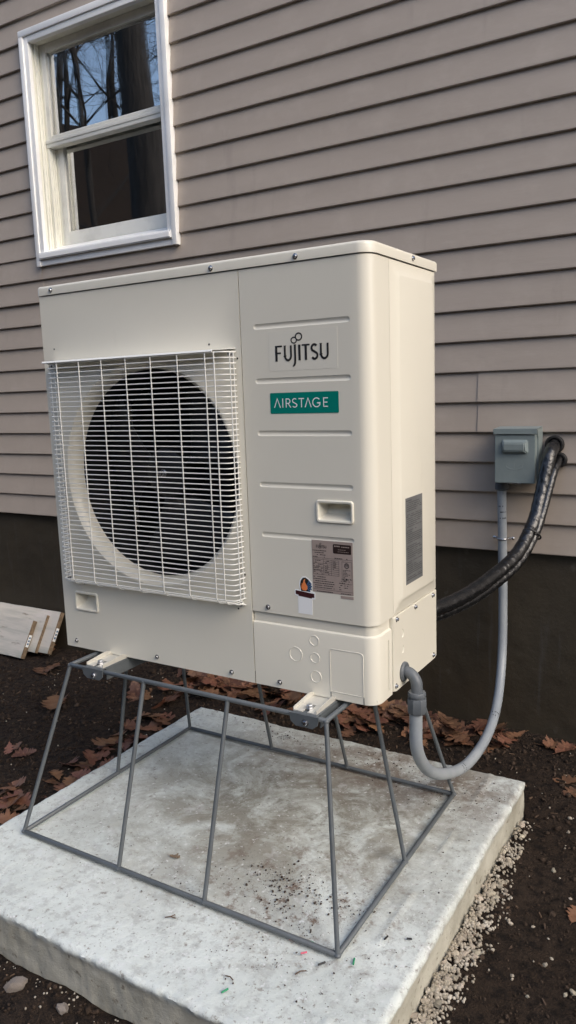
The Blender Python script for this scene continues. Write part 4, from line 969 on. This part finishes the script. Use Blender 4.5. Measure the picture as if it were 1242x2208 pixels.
# wood chips and twig bits in the soil
bm = bmesh.new()
for i in range(900):
    x, y = rng.uniform(-2.6, 0.7), rng.uniform(-0.6, 1.33)
    if not offpad(x, y, 0.02): continue
    a = rng.uniform(0, 6.28); L_ = rng.uniform(0.006, 0.022); z = ground_h(x, y)+0.003; dv = Vector((math.cos(a), math.sin(a), rng.uniform(-0.25, 0.25)))*L_
    tube(bm, [Vector((x, y, z))-dv/2, Vector((x, y, z))+dv/2], rng.uniform(0.0008, 0.0026), 4)
tag(link('wood_chips', finish(bm, 'wood_chips', 'chip', None)), 'small brown wood chips and twig bits mixed in the soil', 'wood chips', kind='stuff')
# gravel along the right edge of the pad
pts, sc = [], []
def gravel_spot():
    while True:
        y = rng.uniform(-0.55, 0.85); dx = abs(rng.normal(0, 0.030)) + 0.004
        lim = 0.02+0.075*max(0, min(1, (0.62-y)/0.7))
        if dx > lim*2.2 or rng.random() > 0.25+0.75*max(0, min(1, (0.75-y)/0.6)): continue
        return PX1+dx, y
for i in range(1900):
    x, y = gravel_spot(); s = rng.uniform(0.0028, 0.0062); pts.append((x, y, ground_h(x, y)+s*0.4+rng.uniform(0, 0.008)*max(0, 1-(x-PX1)/0.06))); sc.append(s)
for i in range(420):        # strays, and the few along the left and front
    x, y = rng.uniform(-2.3, 0.7), rng.uniform(-0.5, 1.3)
    if not offpad(x, y, 0.01): continue
    s = rng.uniform(0.0014, 0.0042); pts.append((x, y, ground_h(x, y)+s*0.5)); sc.append(s)
for i in range(130):
    x = rng.uniform(-0.95, 0.1); y = PY0-0.006-abs(rng.normal(0, 0.03)); s = rng.uniform(0.0012, 0.0034); pts.append((x, y, ground_h(x, y)+s*0.3)); sc.append(s)
tag(link('gravel', scatter_mesh('gravel', pts, sc, 'gravel', sub=0)), 'fine pale gravel spilled along the edges of the concrete slab', 'gravel', kind='stuff')
pm = []
for k in range(5):
    bm = bmesh.new(); bmesh.ops.create_icosphere(bm, subdivisions=2, radius=1.0)
    for v in bm.verts: v.co *= 1+0.55*noise.noise(v.co*1.2+Vector((k*7, 0, 0)))+0.22*noise.noise(v.co*2.6+Vector((k*3, 5, 0))); v.co.y *= 0.8; v.co.z *= 0.6
    pm.append(finish(bm, 'pebble', 'pebble', 28))
def pebble(x, y, s, label, group, name='pebble', me=None, cat='pebble'):
    o = link(name, me or random.choice(pm), None, (x, y, ground_h(x, y)+s*0.35), (rng.uniform(-.4, .4), rng.uniform(-.4, .4), rng.uniform(0, 6.28))); o.scale = (s, s, s); tag(o, label, cat, group); return o
for i in range(170):
    x, y = gravel_spot(); s = rng.uniform(0.006, 0.0105)
    pebble(x, y, s, ('larger' if s > 0.0085 else 'smaller')+' pale pebble in the gravel strip beside the slab, '+('near its back corner' if y > 0.45 else 'level with the stand' if y > 0.0 else 'forward of the stand'), 'pebbles along the slab')
for q in ((0.30, 0.42), (0.33, 0.30), (0.36, 0.36), (0.27, 0.25), (0.34, 0.22), (0.38, 0.27), (0.41, 0.24), (0.31, 0.55), (0.26, 0.62), (0.25, 0.86), (0.24, 0.9), (0.40, 0.44), (0.36, 0.60)):
    pebble(q[0]+rng.uniform(-.03, .03), q[1]+rng.uniform(-.03, .03), rng.uniform(0.004, 0.008), 'pale stray pebble lying alone on dark soil right of the slab', 'stray pebbles on the soil')
rk = pm[0].copy(); rk.materials.clear(); rk.materials.append(M['rock'])
pebble(-0.632, -0.285, 0.024, 'largest brown stone on soil in front of the slab', None, 'stone', rk, 'stone')
pebble(-0.492, -0.282, 0.015, 'small brown stone lying close to the slab front', None, 'stone', rk, 'stone')
pebble(-0.66, -0.345, 0.013, 'small brown stone lying away from the slab front', None, 'stone', rk, 'stone')
# dirt crumbs on the slab
pts, sc = [], []
def clus(cx, cy, sx, sy, n, smin=0.0007, smax=0.0030):
    for i in range(n):
        x, y = rng.normal(cx, sx), rng.normal(cy, sy)
        if PX0+0.02 < x < PX1-0.02 and PY0+0.02 < y < PY1-0.02: s = smin+(smax-smin)*rng.random()**3; pts.append((x, y, 0.0008+s*0.35)); sc.append(s)
clus(-0.45, 0.3, 0.5, 0.4, 330, 0.0006, 0.002); clus(-0.22, 0.16, 0.05, 0.03, 190, 0.0006, 0.0042); clus(-0.11, 0.15, 0.06, 0.03, 150, 0.0006, 0.004); clus(-0.105, 0.04, 0.02, 0.012, 26, 0.001, 0.0045)
clus(-0.19, 0.07, 0.02, 0.01, 22, 0.001, 0.004); clus(-0.25, 0.05, 0.12, 0.06, 110); clus(-0.08, -0.08, 0.10, 0.05, 110); clus(-0.02, 0.72, 0.12, 0.06, 190, 0.0008, 0.003); clus(-0.4, 0.80, 0.25, 0.03, 170, 0.0008, 0.0034); clus(-0.62, 0.80, 0.04, 0.02, 50, 0.001, 0.0045); clus(0.09, 0.3, 0.03, 0.25, 60)
M['dirt'] = mat('dirt', (0.045, 0.028, 0.020), 0.9, var=[((0.09, 0.06, 0.042), 60, 0.5, 0.7)])
tag(link('dirt_specks', scatter_mesh('dirt_specks', pts, sc, 'dirt', flat_=(1, 1, 0.6))), 'dark dirt specks scattered over the concrete slab', 'dirt', kind='stuff')
# offcuts of wire insulation
def mk(name, col): M[name] = mat(name, col, 0.45, var=[(tuple(c*0.8 for c in col), 40, 0.4, 0.7)]); return name
mk('pinkplastic', (0.62, 0.10, 0.16)); mk('greenplastic', (0.02, 0.27, 0.12))
for x, y, a, m, L_, lab in ((-0.108, 0.003, 1.0, 'pinkplastic', 0.014, 'pink wire insulation offcut touching the stand front rod from inside'), (-0.066, -0.022, 0.8, 'pinkplastic', 0.013, 'pink wire insulation offcut outside the stand front rod'), (-0.068, 0.012, 0.1, 'greenplastic', 0.011, 'green wire insulation offcut inside the stand front corner'),
        (0.033, 0.006, 1.9, 'greenplastic', 0.016, 'green wire insulation offcut just outside the stand corner'), (-0.148, -0.181, 1.2, 'greenplastic', 0.015, 'green wire insulation offcut near the slab front edge'), (-0.020, -0.030, 1.0, 'ink', 0.016, 'black wire insulation offcut by the stand corner'),
        (0.062, 0.098, 1.4, 'ink', 0.012, 'black wire insulation offcut beside the trowel ridge'), (0.105, 0.118, 0.4, 'ink', 0.011, 'black offcut between trowel ridge and slab edge')):
    o = tubeobj('wire_offcut', m, None, [(-L_/2, 0, 0), (L_/2, 0, 0)], 0.0019, 8); o.location = (x, y, 0.0042); o.rotation_euler = (0, 0, a); tag(o, lab, 'wire offcut', 'wire offcuts on the slab')
for x, y, a, L_, lab in ((-0.375, -0.072, 0.4, 0.024, 'forked dark twig on the bare slab in front of the stand'), (-0.045, -0.070, 0.9, 0.024, 'short dark twig on the slab near the stand corner'), (-0.16, -0.150, -0.1, 0.02, 'short brown twig lying near the slab front edge')):
    bm = bmesh.new(); tube(bm, [(-L_/2, 0, 0), (0, 0.0025, 0.001), (L_/2, 0, 0)], 0.0012, 6)
    if 'forked' in lab: tube(bm, [(0, 0.0025, 0.001), (L_*0.35, 0.010, 0.001)], 0.0010, 6)
    o = link('twig', finish(bm, 'twig', 'chip', 50), None, (x, y, 0.0034), (0, 0, a)); tag(o, lab, 'twig', 'twigs on the slab')

# ---- oak leaves
def oak_leaf(seed):
    rd = random.Random(seed); bm = bmesh.new(); nl_ = 4
    edge = [(0.0, 0.015)]
    for k in range(nl_):
        t0 = 0.10+0.80*k/nl_; wmax = (0.20, 0.34, 0.40, 0.26)[k]*rd.uniform(0.85, 1.15)
        edge += [(t0, wmax*0.34+0.05*rd.random()), (t0+0.05, wmax*0.66), (t0+0.13, wmax*0.98), (t0+0.165, wmax*0.84), (t0+0.205, wmax*0.88), (t0+0.205, wmax*0.56)]
    edge += [(0.93, 0.10), (1.0, 0.0)]
    c1, c2, tw = rd.uniform(-0.6, 1.3), rd.uniform(0.3, 1.5), rd.uniform(-1.2, 1.2)
    def pos(t, w):
        z = c1*0.35*(t-0.5)**2+c2*0.55*w*w+tw*0.35*w*(t-0.5)+0.02*math.sin(t*9+seed)+0.035*noise.noise(Vector((t*4, w*6, seed)))
        return (t-0.45, w, z)
    midv = {}
    def mv(t):
        k = round(t, 3)
        if k not in midv: midv[k] = bm.verts.new(pos(t, 0))
        return midv[k]
    for s in (1, -1):
        prev = None
        for t, w in edge:
            ww = s*w*rd.uniform(0.9, 1.1); a = mv(min(max(t-0.25*w, 0), 1)); h = bm.verts.new(pos(t-0.10*w, ww*0.5)); b = bm.verts.new(pos(t, ww))
            if prev:
                for q in ((prev[0], a, h, prev[1]), (prev[1], h, b, prev[2])):
                    qq = []
                    for v in q:
                        if v not in qq: qq.append(v)
                    if len(qq) > 2:
                        try: bm.faces.new(qq)
                        except ValueError: pass
            prev = (a, h, b)
    tube(bm, [(-0.62, 0.02, 0.02), (-0.45, 0, 0.004), (0.1, 0, pos(0.55, 0)[2]-0.004)], 0.008, 4)
    zmin = min(v.co.z for v in bm.verts)
    for v in bm.verts: v.co.z -= zmin
    me = finish(bm, 'oak_leaf', 'leaf', 70); sd_ = me; return me
leafm = [oak_leaf(s) for s in range(9)]
cf_, cu_, cr3 = cf, cu, cr; CP = Vector((0.66186, -1.20189, 1.13060))
def ground_at(px, py, z):
    v = cf+cr*((px-621)/1642.1)-cu*((py-1104)/1642.1); return CP+v*((z-CP.z)/v.z)
def leaf(x, y, size, label, group, lift=0.0, tilt=0.3):
    sz = 'large' if size > 0.108 else 'small' if size < 0.078 else 'middling'
    if 'between the slab' in label:
        where = 'lying under the conduit loop behind the slab' if x > -0.28 else 'lying behind the slab in the heat pump shade' if x > -0.75 else 'lying behind the far left corner of the slab'
        side_ = 'near the foundation' if y > 1.12 else 'by the slab edge'
        label = sz+' brown oak leaf '+where+', '+side_
    elif 'bare soil left' in label:
        label = sz+' brown oak leaf on bare soil '+('in front of the leaning planks' if x < -2.0 else 'midway between planks and slab' if x < -1.5 else 'left of the slab')
    elif 'against the left' in label:
        label = sz+' brown oak leaf lying along the left edge of the slab'+(', near its back corner' if y > 0.75 else ', near its middle')
    else:
        label = sz+' brown oak leaf on dark soil right of the slab'+(' near the foundation' if y > 1.1 else '')
    o = link('oak_leaf', random.choice(leafm), None, (x, y, ground_h(x, y)+0.002+lift), (rng.normal(0, tilt), rng.normal(0, tilt), rng.uniform(0, 6.28))); o.scale = (size,)*3; tag(o, label, 'leaf', group)
spots = {'L': [(75, 1392, 60), (95, 1400, 55), (90, 1445, 40), (130, 1505, 75), (35, 1603, 32), (66, 1612, 34), (150, 1640, 50), (185, 1645, 45), (115, 1678, 40), (135, 1700, 45), (20, 1720, 60), (52, 1722, 50), (60, 1752, 50), (28, 1690, 45), (12, 1760, 60), (40, 1775, 40), (110, 1725, 40), (165, 1672, 40), (8, 1700, 45)],
         'M': [(320, 1500, 60), (345, 1520, 60), (352, 1545, 50), (240, 1600, 60), (300, 1590, 55), (332, 1565, 55), (270, 1605, 50), (210, 1625, 45), (255, 1640, 40), (225, 1655, 40), (360, 1490, 50), (385, 1500, 45), (395, 1480, 50), (300, 1545, 45)],
         'B': [(430, 1470, 60), (462, 1490, 60), (500, 1492, 60), (520, 1505, 55), (548, 1520, 55), (600, 1532, 55), (640, 1520, 55), (480, 1475, 60), (450, 1500, 55), (530, 1480, 60), (575, 1505, 55), (610, 1510, 50), (420, 1490, 50), (690, 1545, 50), (720, 1550, 55), (742, 1560, 60), (772, 1562, 60), (792, 1582, 55), (832, 1530, 70), (842, 1562, 60), (862, 1548, 55), (882, 1592, 55), (932, 1600, 60), (1000, 1592, 65), (985, 1612, 60), (1040, 1597, 60), (1090, 1592, 50), (1060, 1628, 55), (660, 1500, 60), (700, 1520, 60), (760, 1530, 60), (800, 1545, 60), (905, 1575, 55), (950, 1580, 55), (560, 1490, 60), (1105, 1610, 40), (815, 1570, 50), (755, 1585, 45), (915, 1620, 45)],
         'R': [(1185, 1628, 55), (1215, 1640, 55), (1228, 1632, 45), (1225, 1700, 55), (1238, 1722, 45), (1200, 1612, 45), (1239, 1985, 34)]}
lab = {'L': ('brown oak leaf on bare soil left of the slab', 'oak leaves left of the slab'), 'M': ('brown oak leaf lying against the left edge of the slab', 'oak leaves along the slab left edge'),
       'B': ('brown oak leaf drifted between the slab and the house foundation', 'oak leaves behind the slab'), 'R': ('brown oak leaf on dark soil right of the slab', 'oak leaves right of the slab')}
for k, L_ in spots.items():
    for px, py, w in L_:
        for rep in range(1 if k in 'R' else 3 if k == 'B' else 2):
            qx, qy = px+(rng.normal(0, 16) if rep else 0), py+(rng.normal(0, 8) if rep else 0)
            p = ground_at(qx, qy, -0.115)
            x, y = p.x, min(p.y, 1.31)
            if not offpad(x, y, 0.03):
                if k == 'B': y = PY1+0.04+rng.uniform(0, 0.06)
                else: x = PX0-0.05-rng.uniform(0, 0.05)
            if y > 1.12 and x < -2.45: continue
            dist = (Vector((x, y, -0.1))-CP).dot(cf); leaf(x, y, min(0.135, max(0.06, w/1642.1*dist*1.08))*rng.uniform(0.9, 1.15), *lab[k], lift=0.012*rep, tilt=0.28)
o = link('leaf_scrap', leafm[2].copy(), None, (-0.513, 0.108, 0.0015), (0.1, 0, 0.2)); o.data.materials.clear(); o.data.materials.append(M['plankend']); o.scale = (0.030, 0.024, 0.03); tag(o, 'tan leaf scrap on the slab inside the stand', 'leaf scrap')

# ================================================================== TREES across the yard (mirrored in the window)
def tree_mesh(seed, h, r0, lean=0.0, depth=4, first=0.3, wig=0.04):
    rd = random.Random(seed); bt, bb = bmesh.new(), bmesh.new()
    def grow(p, d_, L_, r_, lv):
        n = 5 if lv == 0 else 4; pts = [p.copy()]; dd = d_.copy()
        for i in range(n):
            dd = (dd+Vector((rd.gauss(0, 1), rd.gauss(0, 1), rd.gauss(0, 0.6)))*(wig if lv == 0 else 0.16)+Vector((0, 0, 0.04 if lv else 0.0))).normalized(); pts.append(pts[-1]+dd*L_/n)
        tube(bt if lv == 0 else bb, pts, lambda i: max(0.004, r_*(1-0.75*i/n)), 9 if lv == 0 else (5 if lv < 3 else 3), cap=False)
        if lv >= depth: return
        nb = (17, 7, 5, 4)[lv] if lv < 4 else 3
        for k in range(nb):
            t = (first+(1-first)*(k+rd.random())/nb) if lv == 0 else 0.2+0.8*(k+rd.random())/nb
            i = min(int(t*n), n-1); q = pts[i].lerp(pts[i+1], t*n-i); base = (pts[i+1]-pts[i]).normalized()
            side = Vector((rd.gauss(0, 1), rd.gauss(0, 1), rd.gauss(0, 0.5))); side = (side-base*side.dot(base)).normalized()
            nd = (base*rd.uniform(0.35, 0.8)+side).normalized()
            grow(q, nd, L_*rd.uniform(0.32, 0.55)*(1-0.3*t if lv == 0 else 1), max(0.005, r_*(1-0.75*t)*rd.uniform(0.35, 0.6)), lv+1)
    grow(Vector((0, 0, -0.3)), Vector((lean, 0, 1)).normalized(), h, r0, 0)
    return finish(bt, 'trunk', 'bark', 60, recalc=False), finish(bb, 'branches', 'bark', None, recalc=False)
protos = [tree_mesh(3, 13, 0.11, 0.02), tree_mesh(8, 15, 0.13, -0.03), tree_mesh(21, 12, 0.085, 0.03)]
big = tree_mesh(40, 17, 0.235, 0.0, 3, 0.5, 0.008)
def tree(x, y, pr, label, group=None, rz=0.0, s=1.0):
    o = tag(empty('bare_tree', (x, y, ground_h(x, y)), rz), label, 'tree', group); o.scale = (s,)*3
    a = link('trunk', pr[0], o); link('branches', pr[1], o)
tree(-5.03, -2.68, big, 'thick dark bare tree trunk mirrored in the upper window pane', None, 0.6)
tree(-9.3, -6.7, protos[2], 'slender bare tree mirrored in the upper window pane beside a thick trunk', None, 1.0)
rd = random.Random(12)
for i in range(32):
    a = rd.uniform(R(198), R(258)); d_ = rd.uniform(20, 38)
    x, y = -1+d_*math.cos(a), 1+d_*math.sin(a)
    if math.hypot(x+5, y+2.8) < 2.5: continue
    tree(x, y, protos[i % 3], 'bare leafless tree of the wood mirrored in the window glass', 'bare trees of the wood', rd.uniform(0, 6.28), rd.uniform(0.8, 1.15))
